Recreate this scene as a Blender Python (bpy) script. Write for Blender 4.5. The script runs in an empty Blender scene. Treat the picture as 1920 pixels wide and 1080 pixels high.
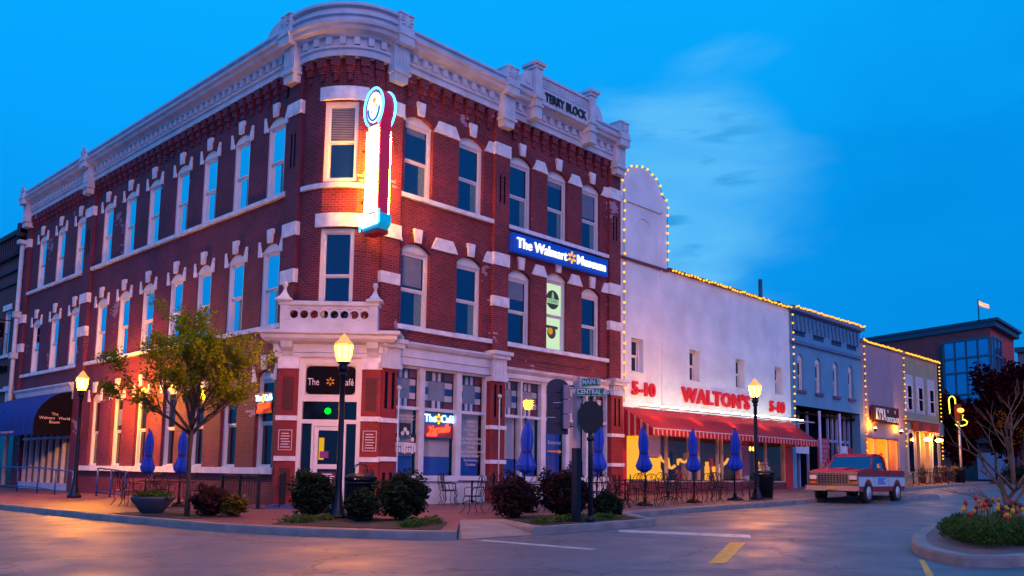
import bpy, math, random
from mathutils import Matrix, Vector
random.seed(7)
PI=math.pi; sin=math.sin; cos=math.cos; rad=math.radians
scn=bpy.context.scene; COL=scn.collection
# ------------------------------------------------------------------ camera
yaw,pit,rol=rad(43.8286),rad(6.90597),rad(0.75791)
fw=Vector((cos(yaw)*cos(pit),sin(yaw)*cos(pit),sin(pit)))
r0=Vector((sin(yaw),-cos(yaw),0)); u0=r0.cross(fw)
r2=r0*cos(rol)+u0*sin(rol); u2=-r0*sin(rol)+u0*cos(rol)
cd=bpy.data.cameras.new('camera'); cam=bpy.data.objects.new('camera',cd); COL.objects.link(cam)
cam.matrix_world=Matrix(((r2.x,u2.x,-fw.x,-14.226),(r2.y,u2.y,-fw.y,-20.881),(r2.z,u2.z,-fw.z,1.25),(0,0,0,1)))
cd.sensor_width=36; cd.lens=36*1630.157/1920; cd.shift_y=(688.359-540)/1920; cd.clip_end=3000; cd.clip_start=.1
scn.camera=cam
# ------------------------------------------------------------------ world: blue-hour sky with soft cloud bank
scn.view_settings.view_transform='Standard'; scn.view_settings.look='None'; scn.view_settings.gamma=1; scn.view_settings.exposure=0
W=bpy.data.worlds.new('World'); scn.world=W; W.use_nodes=True
nt=W.node_tree; N=nt.nodes; LK=nt.links; N.clear()
def node(t,**k):
    n=N.new(t)
    for a,b in k.items(): setattr(n,a,b)
    return n
out=node('ShaderNodeOutputWorld'); bg=node('ShaderNodeBackground'); LK.new(bg.outputs[0],out.inputs[0])
tc=node('ShaderNodeTexCoord'); sep=node('ShaderNodeSeparateXYZ'); LK.new(tc.outputs['Generated'],sep.inputs[0])
ramp=node('ShaderNodeValToRGB'); LK.new(sep.outputs['Z'],ramp.inputs[0])
cr=ramp.color_ramp; cr.elements[0].position=0; cr.elements[0].color=(.004,.20,.62,1)
cr.elements[1].position=.5; cr.elements[1].color=(0.002,.40,1.0,1)
e=cr.elements.new(.16); e.color=(.002,.275,.80,1)
e=cr.elements.new(.32); e.color=(.002,.34,.92,1)
def vmath(op,a,b=None):
    n=node('ShaderNodeVectorMath',operation=op)
    for i,s in enumerate((a,b)):
        if s is None: continue
        if isinstance(s,(tuple,Vector)): n.inputs[i].default_value=s
        else: LK.new(s,n.inputs[i])
    return n
def mth(op,a,b=None,cl=False):
    n=node('ShaderNodeMath',operation=op,use_clamp=cl)
    for i,s in enumerate((a,b)):
        if s is None: continue
        if isinstance(s,(int,float)): n.inputs[i].default_value=s
        else: LK.new(s,n.inputs[i])
    return n.outputs[0]
def mixc(f,a,b):
    n=node('ShaderNodeMix',data_type='RGBA')
    if isinstance(f,float): n.inputs[0].default_value=f
    else: LK.new(f,n.inputs[0])
    for i,s in ((6,a),(7,b)):
        if isinstance(s,tuple): n.inputs[i].default_value=s
        else: LK.new(s,n.inputs[i])
    return n.outputs[2]
def skydir(px,py): return (fw+r2*((px-960)/1630.157)+u2*((688.359-py)/1630.157)).normalized()
mp=node('ShaderNodeMapping'); mp.inputs['Scale'].default_value=(2.2,2.2,6.5); mp.inputs['Rotation'].default_value=(0.15,-.1,.3)
LK.new(tc.outputs['Generated'],mp.inputs[0])
nz=node('ShaderNodeTexNoise'); nz.inputs['Scale'].default_value=1.6; nz.inputs['Detail'].default_value=7; nz.inputs['Roughness'].default_value=.5
nz.inputs['Distortion'].default_value=.4; LK.new(mp.outputs[0],nz.inputs[0])
def spot(px,py,a0,a1):     # soft patch of cloud round one direction of the sky
    d=vmath('DOT_PRODUCT',tc.outputs['Generated'],skydir(px,py)).outputs['Value']; d=mth('ADD',d,mth('MULTIPLY',mth('SUBTRACT',nz.outputs['Fac'],.5),.035))
    m=node('ShaderNodeMapRange',interpolation_type='SMOOTHSTEP'); LK.new(d,m.inputs[0])
    m.inputs[1].default_value=cos(rad(a1)); m.inputs[2].default_value=cos(rad(a0)); return m.outputs[0]
nn=mth('MULTIPLY_ADD' if False else 'SUBTRACT',nz.outputs['Fac'],.36); nn=mth('MULTIPLY',nn,4.2,True)
nb=mth('SUBTRACT',nz.outputs['Fac'],.5); nb=mth('MULTIPLY',nb,2.0)
nn2=mth('ADD',mth('MULTIPLY',nn,.45),.5,True); m1=mth('MULTIPLY',spot(1310,320,4.5,9.5),nn2,True); m2=mth('MULTIPLY',spot(1350,480,1,8),nn,True); m2=mth('MULTIPLY',m2,.6)
msk=mth('MAXIMUM',m1,m2)
col=mixc(msk,ramp.outputs[0],(.14,.56,.96,1))
# darker right side and darker small streaks
dk=mth('MULTIPLY',spot(1830,360,3,15),mth('ADD',nb,.9,True)); dk=mth('MULTIPLY',dk,.8)
col=mixc(dk,col,(.0,.26,.78,1))
mp2=node('ShaderNodeMapping'); mp2.inputs['Scale'].default_value=(5,5,22); LK.new(tc.outputs['Generated'],mp2.inputs[0])
nz2=node('ShaderNodeTexNoise'); nz2.inputs['Scale'].default_value=2.4; nz2.inputs['Detail'].default_value=5; LK.new(mp2.outputs[0],nz2.inputs[0])
st=mth('MULTIPLY',mth('SUBTRACT',nz2.outputs['Fac'],.56),7.0,True)
st=mth('MULTIPLY',mth('MULTIPLY',spot(1290,330,1,9),st),.75,True)
col=mixc(st,col,(.0,.27,.70,1))
nz3=node('ShaderNodeTexNoise'); nz3.inputs['Scale'].default_value=1.3; nz3.inputs['Detail'].default_value=3; LK.new(tc.outputs['Generated'],nz3.inputs[0])
mo=node('ShaderNodeMapRange'); LK.new(nz3.outputs['Fac'],mo.inputs[0]); mo.inputs[3].default_value=.90; mo.inputs[4].default_value=1.10
vm=node('ShaderNodeVectorMath',operation='SCALE'); LK.new(col,vm.inputs[0]); LK.new(mo.outputs[0],vm.inputs['Scale'])
LK.new(vm.outputs[0],bg.inputs[0]); bg.inputs[1].default_value=1.0
# ------------------------------------------------------------------ last pink daylight: one soft sun behind the camera
sd=bpy.data.lights.new('sun','SUN'); sun=bpy.data.objects.new('sun',sd); COL.objects.link(sun)
sd.energy=1.0; sd.angle=rad(40); sd.color=(1.0,.42,.66)
sun.rotation_euler=Vector((.42,.80,-.50)).to_track_quat('-Z','Y').to_euler()

# ================================================================== helpers
CL=55.0
def g(x): return .17+.016*max(-60,min(CL,x))
class MB:
    def __init__(s): s.v=[];s.f=[];s.m=[];s.uv=[];s.sm=[];s.T=None
    def add(s,vs,fs,mi=0,uv=None,smooth=False):
        b=len(s.v)
        for p in vs:
            p=Vector(p); s.v.append(s.T@p if s.T else p)
        for i,f in enumerate(fs):
            s.f.append([b+k for k in f]); s.m.append(mi); s.sm.append(smooth); s.uv.append(uv[i] if uv else None)
    def box(s,x0,x1,y0,y1,z0,z1,mi=0):
        s.add([(x0,y0,z0),(x1,y0,z0),(x1,y1,z0),(x0,y1,z0),(x0,y0,z1),(x1,y0,z1),(x1,y1,z1),(x0,y1,z1)],
              [(0,3,2,1),(4,5,6,7),(0,1,5,4),(1,2,6,5),(2,3,7,6),(3,0,4,7)],mi)
    def prism(s,pts,y0,y1,mi=0):     # polygon in x,z (counter-clockwise seen from -y) extruded along y
        n=len(pts); vs=[(p[0],y0,p[1]) for p in pts]+[(p[0],y1,p[1]) for p in pts]
        s.add(vs,[tuple(range(n)),tuple(range(2*n-1,n-1,-1))]+[((i+1)%n,i,n+i,n+(i+1)%n) for i in range(n)],mi)
    def slab(s,pts,z0,z1,mi=0,fz=None):   # polygon in x,y ccw extruded in z
        n=len(pts); fz=fz or (lambda x,y:0)
        vs=[(p[0],p[1],z0+fz(*p)) for p in pts]+[(p[0],p[1],z1+fz(*p)) for p in pts]
        s.add(vs,[tuple(range(n-1,-1,-1)),tuple(range(n,2*n))]+[(i,(i+1)%n,n+(i+1)%n,n+i) for i in range(n)],mi)
    def tube(s,pts,r,n=6,mi=0,cap=True):
        pts=[Vector(p) for p in pts]; k=len(pts); rr=r if isinstance(r,(list,tuple)) else [r]*k
        vs=[];a=None
        for i,p in enumerate(pts):
            t=(pts[min(i+1,k-1)]-pts[max(i-1,0)]).normalized()
            if a is None: a=t.orthogonal().normalized()
            a=(a-t*a.dot(t)); a=a.normalized() if a.length>1e-6 else t.orthogonal().normalized()
            b=t.cross(a)
            for j in range(n):
                q=2*PI*j/n; vs.append(p+(a*cos(q)+b*sin(q))*rr[i])
        fs=[(i*n+j,i*n+(j+1)%n,(i+1)*n+(j+1)%n,(i+1)*n+j) for i in range(k-1) for j in range(n)]
        if cap: fs+=[tuple(range(n-1,-1,-1)),tuple(range((k-1)*n,k*n))]
        s.add(vs,fs,mi,smooth=n>5)
    def lathe(s,prof,c=(0,0,0),n=16,mi=0,star=None,smooth=True):
        vs=[]
        for r,z in prof:
            for j in range(n):
                q=2*PI*j/n; rr=r*(1+(star*(1 if j%2 else -1) if star else 0)); vs.append((c[0]+rr*cos(q),c[1]+rr*sin(q),c[2]+z))
        k=len(prof)
        fs=[(i*n+j,i*n+(j+1)%n,(i+1)*n+(j+1)%n,(i+1)*n+j) for i in range(k-1) for j in range(n)]
        fs+=[tuple(range(n-1,-1,-1)),tuple(range((k-1)*n,k*n))]
        s.add(vs,fs,mi,smooth=smooth)
    def sphere(s,c,r,mi=0,n=8):
        if not isinstance(r,tuple): r=(r,r,r)
        vs=[];fs=[]
        for i in range(n//2+1):
            for j in range(n):
                a=PI*i/(n//2);b=2*PI*j/n
                vs.append((c[0]+r[0]*sin(a)*cos(b),c[1]+r[1]*sin(a)*sin(b),c[2]+r[2]*cos(a)))
        for i in range(n//2):
            for j in range(n): fs.append((i*n+j,(i+1)*n+j,(i+1)*n+(j+1)%n,i*n+(j+1)%n))
        s.add(vs,fs,mi,smooth=True)
    def sweep(s,path,prof,mi=0,closed_prof=True,uoff=0):
        """profile of (outward, z) pairs swept along a plan path; outward = to the right-hand side of travel"""
        n=len(path); P=[Vector((p[0],p[1])) for p in path]; nor=[]
        for i in range(n):
            t0=(P[i]-P[i-1]).normalized() if i else None; t1=(P[i+1]-P[i]).normalized() if i<n-1 else None
            t0=t0 or t1; t1=t1 or t0
            n0=Vector((t0.y,-t0.x)); n1=Vector((t1.y,-t1.x)); m=(n0+n1).normalized(); nor.append(m/max(.35,m.dot(n1)))
        L=[uoff]
        for i in range(1,n): L.append(L[-1]+(P[i]-P[i-1]).length)
        k=len(prof); vs=[]; pl=[0]
        for j in range(1,k+1): a=prof[j-1];b=prof[j%k]; pl.append(pl[-1]+math.hypot(a[0]-b[0],a[1]-b[1]))
        for i in range(n):
            for o,z in prof:
                zz=z+(path[i][2] if len(path[i])>2 else 0); q=P[i]+nor[i]*o; vs.append((q.x,q.y,zz))
        fs=[];uv=[]
        for i in range(n-1):
            for j in range(k if closed_prof else k-1):
                j2=(j+1)%k; fs.append((i*k+j,i*k+j2,(i+1)*k+j2,(i+1)*k+j))
                va=prof[j][1]; vb=prof[j2][1]
                if abs(va-vb)<.02: va,vb=pl[j],pl[j+1]
                uv.append([(L[i],va),(L[i],vb),(L[i+1],vb),(L[i+1],va)])
        if closed_prof:
            fs.append(tuple(range(k))); uv.append([(o,z) for o,z in prof]); fs.append(tuple(range((n-1)*k+k-1,(n-1)*k-1,-1))); uv.append([(o,z) for o,z in prof[::-1]])
        s.add(vs,fs,mi,uv)
    def build_each(s,name,mats,parent=None,k=8,**kw):     # every box its own part
        outl=[]
        for i in range(0,len(s.v),k):
            m=MB(); m.v=s.v[i:i+k]; fs=[(f,q) for f,q in zip(s.f,range(len(s.f))) if i<=f[0]<i+k]
            m.f=[[v-i for v in f] for f,_ in fs]; m.m=[s.m[q] for _,q in fs]; m.sm=[s.sm[q] for _,q in fs]; m.uv=[s.uv[q] for _,q in fs]
            outl.append(m.build(name,mats,parent,**kw))
        return outl
    def build(s,name,mats,parent=None,loc=(0,0,0),rot=(0,0,0),fixn=True):
        me=bpy.data.meshes.new(name); me.from_pydata([tuple(p) for p in s.v],[],s.f)
        if not isinstance(mats,(list,tuple)): mats=[mats]
        for m in mats: me.materials.append(m)
        me.polygons.foreach_set('material_index',s.m); me.polygons.foreach_set('use_smooth',s.sm)
        if fixn:
            import bmesh
            bm=bmesh.new(); bm.from_mesh(me); bmesh.ops.recalc_face_normals(bm,faces=bm.faces); bm.to_mesh(me); bm.free()
        me.update()
        uvl=me.uv_layers.new(name='UVMap')
        for k,p in enumerate(me.polygons):
            u=s.uv[k]; nrm=p.normal
            if u:
                vi={}
                for q,vid in enumerate(s.f[k]): vi.setdefault(vid,u[q])
                for li in p.loop_indices: uvl.data[li].uv=vi[me.loops[li].vertex_index]
            else:
                if abs(nrm.z)>.7:
                    for li in p.loop_indices:
                        c=me.vertices[me.loops[li].vertex_index].co; uvl.data[li].uv=(c.x,c.y)
                else:
                    t=Vector((-nrm.y,nrm.x,0)).normalized()
                    for li in p.loop_indices:
                        c=me.vertices[me.loops[li].vertex_index].co; uvl.data[li].uv=(c.dot(t),c.z)
        o=bpy.data.objects.new(name,me); COL.objects.link(o); o.parent=parent; o.location=loc; o.rotation_euler=rot
        return o
def tag(o,label=None,cat=None,group=None,kind=None):
    if label: o['label']=label
    if cat: o['category']=cat
    if group: o['group']=group
    if kind: o['kind']=kind
    return o
def thing(name,label,cat,loc=(0,0,0),rz=0,group=None):
    o=bpy.data.objects.new(name,None); COL.objects.link(o); o.location=loc; o.rotation_euler=(0,0,rz); o.empty_display_size=.2
    return tag(o,label,cat,group)
def dup(o,parent=None,loc=None,rz=None,label=None):
    c=o.copy(); COL.objects.link(c); c.parent=parent
    if loc is not None: c.location=loc
    if rz is not None: c.rotation_euler=(0,0,rz)
    if label: c['label']=label
    for ch in list(o.children): dup(ch,c)
    return c
def text(body,size,ext,m,parent,loc,rot=(PI/2,0,0),name='lettering',sx=1,fit=0,off=0,shear=0,align='CENTER',sp=1.0,line=1.0):
    cu=bpy.data.curves.new(name,'FONT'); cu.body=body; cu.size=size; cu.extrude=ext; cu.offset=off; cu.shear=shear
    cu.align_x=align; cu.align_y='CENTER'; cu.space_character=sp; cu.space_line=line; cu.resolution_u=3
    t=bpy.data.objects.new('t',cu); COL.objects.link(t); dg=bpy.context.evaluated_depsgraph_get(); dg.update()
    me=bpy.data.meshes.new_from_object(t.evaluated_get(dg)); bpy.data.objects.remove(t); me.name=name
    me.materials.clear(); me.materials.append(m)
    o=bpy.data.objects.new(name,me); COL.objects.link(o); o.parent=parent; o.location=loc; o.rotation_euler=rot
    if fit:
        xs_=[v.co.x for v in me.vertices]; sx=fit/(max(xs_)-min(xs_))
    o.scale=(sx,1,1)
    return o
# ------------------------------------------------------------------ materials
def mat(name,c,rough=.6,metal=0,var=.12,vs=3.0,bump=0,bs=30,emit=None,es=0,spec=None,coat=0):
    m=bpy.data.materials.new(name); m.use_nodes=True; t=m.node_tree; b=t.nodes['Principled BSDF']
    b.inputs['Roughness'].default_value=rough; b.inputs['Metallic'].default_value=metal
    if spec is not None: b.inputs['Specular IOR Level'].default_value=spec
    if coat: b.inputs['Coat Weight'].default_value=coat
    tcn=t.nodes.new('ShaderNodeTexCoord'); n=t.nodes.new('ShaderNodeTexNoise'); n.inputs['Scale'].default_value=vs; n.inputs['Detail'].default_value=6
    t.links.new(tcn.outputs['Object'],n.inputs[0])
    mr=t.nodes.new('ShaderNodeMapRange'); t.links.new(n.outputs['Fac'],mr.inputs[0])
    mr.inputs[1].default_value=.3; mr.inputs[2].default_value=.7; mr.inputs[3].default_value=1-var; mr.inputs[4].default_value=1+var
    sc=t.nodes.new('ShaderNodeVectorMath'); sc.operation='SCALE'; sc.inputs[0].default_value=c; t.links.new(mr.outputs[0],sc.inputs['Scale'])
    t.links.new(sc.outputs[0],b.inputs['Base Color'])
    if bump:
        n2=t.nodes.new('ShaderNodeTexNoise'); n2.inputs['Scale'].default_value=bs; n2.inputs['Detail'].default_value=4
        t.links.new(tcn.outputs['Object'],n2.inputs[0])
        bp=t.nodes.new('ShaderNodeBump'); bp.inputs['Strength'].default_value=bump; bp.inputs['Distance'].default_value=.02
        t.links.new(n2.outputs['Fac'],bp.inputs['Height']); t.links.new(bp.outputs[0],b.inputs['Normal'])
    if emit: b.inputs['Emission Color'].default_value=(*emit,1); b.inputs['Emission Strength'].default_value=es
    return m
def brick(name,c1,c2,mortar,w=.215,h=.076,ms=.010,patch=0,patchc=(.35,.2,.3),bump=.25,rough=.75,soot=.25):
    m=bpy.data.materials.new(name); m.use_nodes=True; t=m.node_tree; b=t.nodes['Principled BSDF']; b.inputs['Roughness'].default_value=rough
    uv=t.nodes.new('ShaderNodeTexCoord'); bt=t.nodes.new('ShaderNodeTexBrick'); t.links.new(uv.outputs['UV'],bt.inputs[0])
    bt.inputs['Scale'].default_value=1; bt.inputs['Brick Width'].default_value=w; bt.inputs['Row Height'].default_value=h
    bt.inputs['Mortar Size'].default_value=ms; bt.inputs['Mortar Smooth'].default_value=.3; bt.inputs['Bias'].default_value=-.1
    bt.inputs['Color1'].default_value=(*c1,1); bt.inputs['Color2'].default_value=(*c2,1); bt.inputs['Mortar'].default_value=(*mortar,1)
    col=bt.outputs['Color']
    def mix(f,a,bb):
        n=t.nodes.new('ShaderNodeMix'); n.data_type='RGBA'; t.links.new(f,n.inputs[0]); t.links.new(a,n.inputs[6])
        n.inputs[7].default_value=bb; return n.outputs[2]
    if patch:
        n=t.nodes.new('ShaderNodeTexNoise'); n.inputs['Scale'].default_value=.55; n.inputs['Detail'].default_value=2; t.links.new(uv.outputs['UV'],n.inputs[0])
        b2=t.nodes.new('ShaderNodeTexBrick'); t.links.new(uv.outputs['UV'],b2.inputs[0]); b2.inputs['Scale'].default_value=1
        b2.inputs['Brick Width'].default_value=w; b2.inputs['Row Height'].default_value=h; b2.inputs['Mortar Size'].default_value=0
        b2.inputs['Color1'].default_value=(0,0,0,1); b2.inputs['Color2'].default_value=(1,1,1,1); b2.inputs['Mortar'].default_value=(0,0,0,1)
        a=t.nodes.new('ShaderNodeMath'); a.operation='MULTIPLY'; a.inputs[1].default_value=.12; t.links.new(b2.outputs['Color'],a.inputs[0])
        a2=t.nodes.new('ShaderNodeMath'); a2.operation='ADD'; t.links.new(a.outputs[0],a2.inputs[0]); t.links.new(n.outputs['Fac'],a2.inputs[1])
        gt=t.nodes.new('ShaderNodeMapRange'); t.links.new(a2.outputs[0],gt.inputs[0]); gt.inputs[1].default_value=.765-patch; gt.inputs[2].default_value=.775-patch; gt.inputs[4].default_value=.75
        col=mix(gt.outputs[0],col,(*patchc,1))
    n3=t.nodes.new('ShaderNodeTexNoise'); n3.inputs['Scale'].default_value=.8; n3.inputs['Detail'].default_value=6; t.links.new(uv.outputs['Object'],n3.inputs[0])
    mr=t.nodes.new('ShaderNodeMapRange'); t.links.new(n3.outputs['Fac'],mr.inputs[0]); mr.inputs[1].default_value=.3; mr.inputs[2].default_value=.7; mr.inputs[3].default_value=1-soot; mr.inputs[4].default_value=1+soot*.6
    sc=t.nodes.new('ShaderNodeVectorMath'); sc.operation='SCALE'; t.links.new(col,sc.inputs[0]); t.links.new(mr.outputs[0],sc.inputs['Scale'])
    t.links.new(sc.outputs[0],b.inputs['Base Color'])
    bp=t.nodes.new('ShaderNodeBump'); bp.inputs['Strength'].default_value=bump; bp.inputs['Distance'].default_value=.01; bp.invert=True
    t.links.new(bt.outputs['Fac'],bp.inputs['Height']); t.links.new(bp.outputs[0],b.inputs['Normal'])
    return m
def glow(name,c,s,sample=True):
    m=bpy.data.materials.new(name); m.use_nodes=True; t=m.node_tree; t.nodes.clear()
    e=t.nodes.new('ShaderNodeEmission'); o=t.nodes.new('ShaderNodeOutputMaterial'); e.inputs[0].default_value=(*c,1); e.inputs[1].default_value=s
    t.links.new(e.outputs[0],o.inputs[0])
    if not sample: m.cycles.emission_sampling='NONE'
    return m
def clear(name,tint=(.8,.85,.9),refl=.15):
    m=bpy.data.materials.new(name); m.use_nodes=True; t=m.node_tree; t.nodes.clear()
    a=t.nodes.new('ShaderNodeBsdfTransparent'); a.inputs[0].default_value=(*tint,1); gl=t.nodes.new('ShaderNodeBsdfGlossy'); gl.inputs['Roughness'].default_value=.03
    mx=t.nodes.new('ShaderNodeMixShader'); o=t.nodes.new('ShaderNodeOutputMaterial'); mx.inputs[0].default_value=refl+.05
    t.links.new(a.outputs[0],mx.inputs[1]); t.links.new(gl.outputs[0],mx.inputs[2]); t.links.new(mx.outputs[0],o.inputs[0])
    return m
def leafmat(name,c,c2,tr=.3):
    m=bpy.data.materials.new(name); m.use_nodes=True; t=m.node_tree; t.nodes.clear()
    g1=t.nodes.new('ShaderNodeNewGeometry'); mx=t.nodes.new('ShaderNodeMix'); mx.data_type='RGBA'
    t.links.new(g1.outputs['Random Per Island'],mx.inputs[0]); mx.inputs[6].default_value=(*c,1); mx.inputs[7].default_value=(*c2,1)
    d=t.nodes.new('ShaderNodeBsdfDiffuse'); tl=t.nodes.new('ShaderNodeBsdfTranslucent'); ms=t.nodes.new('ShaderNodeMixShader'); ms.inputs[0].default_value=tr
    o=t.nodes.new('ShaderNodeOutputMaterial'); t.links.new(mx.outputs[2],d.inputs[0]); t.links.new(mx.outputs[2],tl.inputs[0])
    t.links.new(d.outputs[0],ms.inputs[1]); t.links.new(tl.outputs[0],ms.inputs[2]); t.links.new(ms.outputs[0],o.inputs[0]); return m
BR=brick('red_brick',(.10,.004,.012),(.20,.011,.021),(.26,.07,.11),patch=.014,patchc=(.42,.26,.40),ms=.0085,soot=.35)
BR_L=brick('red_brick_side_shaded',(.09,.006,.026),(.15,.010,.036),(.17,.045,.10),patch=.006,patchc=(.35,.22,.34),ms=.008,soot=.35)  # same brick made darker and bluer: shade of the side front in its colour
BRA=brick('arch_brick',(.15,.010,.018),(.24,.018,.025),(.06,.015,.03),w=.075,h=.5,ms=.012)
BRD=brick('dark_neighbour_brick',(.10,.02,.03),(.14,.03,.04),(.08,.03,.04))
BRF=brick('far_brick',(.42,.04,.05),(.5,.05,.06),(.3,.07,.09),w=.4,h=.15)
WH=mat('white_painted_metal',(.50,.55,.66),.5,var=.16,vs=1.8,bump=.06)
STONE=mat('white_stone',(.66,.67,.76),.7,var=.18,vs=4,bump=.2)
FR=mat('white_window_frame',(.66,.66,.70),.45,var=.05)
def refl(name,fac,dark,tint=(.35,.62,1,1)):
    m=bpy.data.materials.new(name); m.use_nodes=True; t=m.node_tree; t.nodes.clear(); L_=t.links.new
    gl=t.nodes.new('ShaderNodeBsdfGlossy'); gl.inputs['Roughness'].default_value=.05; gl.inputs['Color'].default_value=tint; df=t.nodes.new('ShaderNodeBsdfDiffuse')
    tcn=t.nodes.new('ShaderNodeTexCoord'); n=t.nodes.new('ShaderNodeTexNoise'); n.inputs['Scale'].default_value=.9; L_(tcn.outputs['Object'],n.inputs[0])
    bp=t.nodes.new('ShaderNodeBump'); bp.inputs['Strength'].default_value=.12; L_(n.outputs['Fac'],bp.inputs['Height']); L_(bp.outputs[0],gl.inputs['Normal'])
    df.inputs[0].default_value=(*dark,1); mx=t.nodes.new('ShaderNodeMixShader'); mx.inputs[0].default_value=fac; o=t.nodes.new('ShaderNodeOutputMaterial')
    L_(df.outputs[0],mx.inputs[1]); L_(gl.outputs[0],mx.inputs[2]); L_(mx.outputs[0],o.inputs[0]); return m
GLS=refl('window_glass',.13,(.004,.012,.03)); GLL=refl('side_window_glass',.85,(.004,.012,.03),(.9,.95,1,1))  # side panes set far more mirror-like, standing for the brighter sky they face
GLD=mat('dark_window_glass',(.004,.006,.02),.08,var=.3,vs=.5,spec=.6)
CURT=mat('pale_curtain',(.10,.20,.24),.9,var=.2,vs=8)
CG=clear('storefront_glass',(.96,.97,.98),refl=-.015)
NAVY=mat('navy_sign',(.002,.002,.008),.6,spec=.08)
BLK=mat('black_iron',(.008,.008,.014),.45,metal=.3,var=.2)
DKBLUE=mat('dark_blue_canvas',(.004,.02,.22),.75,var=.15,vs=6,bump=.2,bs=60)
DKCAN=mat('black_canvas',(.003,.003,.010),.8,spec=.08)
ROOF=mat('flat_roof',(.08,.08,.09),.9)
def wallmesh(mb,u0,u1,z0,z1,ops,depth=.3,y=0,mi=0):
    """plane wall facing -y with rectangular openings (ua,ub,za,zb,rise); rise>0 gives a segmental head"""
    us=sorted({u0,u1,*[o[0] for o in ops],*[o[1] for o in ops]}); zs=sorted({z0,z1,*[o[2] for o in ops],*[o[3] for o in ops]})
    us=[a for a in us if u0<=a<=u1]; zs=[a for a in zs if z0<=a<=z1]
    for a,b in zip(us,us[1:]):
        for c,d in zip(zs,zs[1:]):
            mu,mz=(a+b)/2,(c+d)/2
            if any(o[0]<mu<o[1] and o[2]<mz<o[3] for o in ops): continue
            mb.add([(a,y,c),(b,y,c),(b,y,d),(a,y,d)],[(0,1,2,3)],mi)
    for o in ops:
        a,b,c,d=o[:4]; rise=o[4] if len(o)>4 else 0
        arc=[(b,d)]+[(a,d)] if not rise else arcpts(a,b,d-rise,rise)
        zt=d-rise
        mb.add([(a,y,c),(a,y+depth,c),(a,y+depth,zt),(a,y,zt)],[(0,1,2,3)],mi)
        mb.add([(b,y,c),(b,y+depth,c),(b,y+depth,zt),(b,y,zt)],[(3,2,1,0)],mi)
        mb.add([(a,y,c),(b,y,c),(b,y+depth,c),(a,y+depth,c)],[(0,1,2,3)],mi)
        for p,q in zip(arc,arc[1:]): mb.add([(p[0],y,p[1]),(q[0],y,q[1]),(q[0],y+depth,q[1]),(p[0],y+depth,p[1])],[(0,1,2,3)],mi)
        if rise:
            h=len(arc)//2; ap=arc[:h+1]; bp=arc[h:]
            for pl in (ap+[((a+b)/2,d),(b,d)],bp+[(a,d),((a+b)/2,d)]):
                # drop duplicates
                q=[pl[0]]
                for t in pl[1:]:
                    if abs(t[0]-q[-1][0])+abs(t[1]-q[-1][1])>1e-5: q.append(t)
                if abs(q[0][0]-q[-1][0])+abs(q[0][1]-q[-1][1])<1e-5: q.pop()
                mb.add([(t[0],y,t[1]) for t in q],[tuple(range(len(q)))],mi)
def arcpts(a,b,z,rise,n=8):      # from right springing to left springing
    w=(b-a)/2; R=(w*w+rise*rise)/(2*rise); cz=z+rise-R; A=math.asin(w/R)
    return [((a+b)/2+R*sin(A-2*A*i/n),cz+R*cos(A-2*A*i/n)) for i in range(n+1)]
def rect_ring(mb,a,b,c,d,t,y0,y1,mi=0):
    mb.box(a,a+t,y0,y1,c,d,mi); mb.box(b-t,b,y0,y1,c,d,mi); mb.box(a+t,b-t,y0,y1,c,c+t,mi); mb.box(a+t,b-t,y0,y1,d-t,d,mi)

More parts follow.
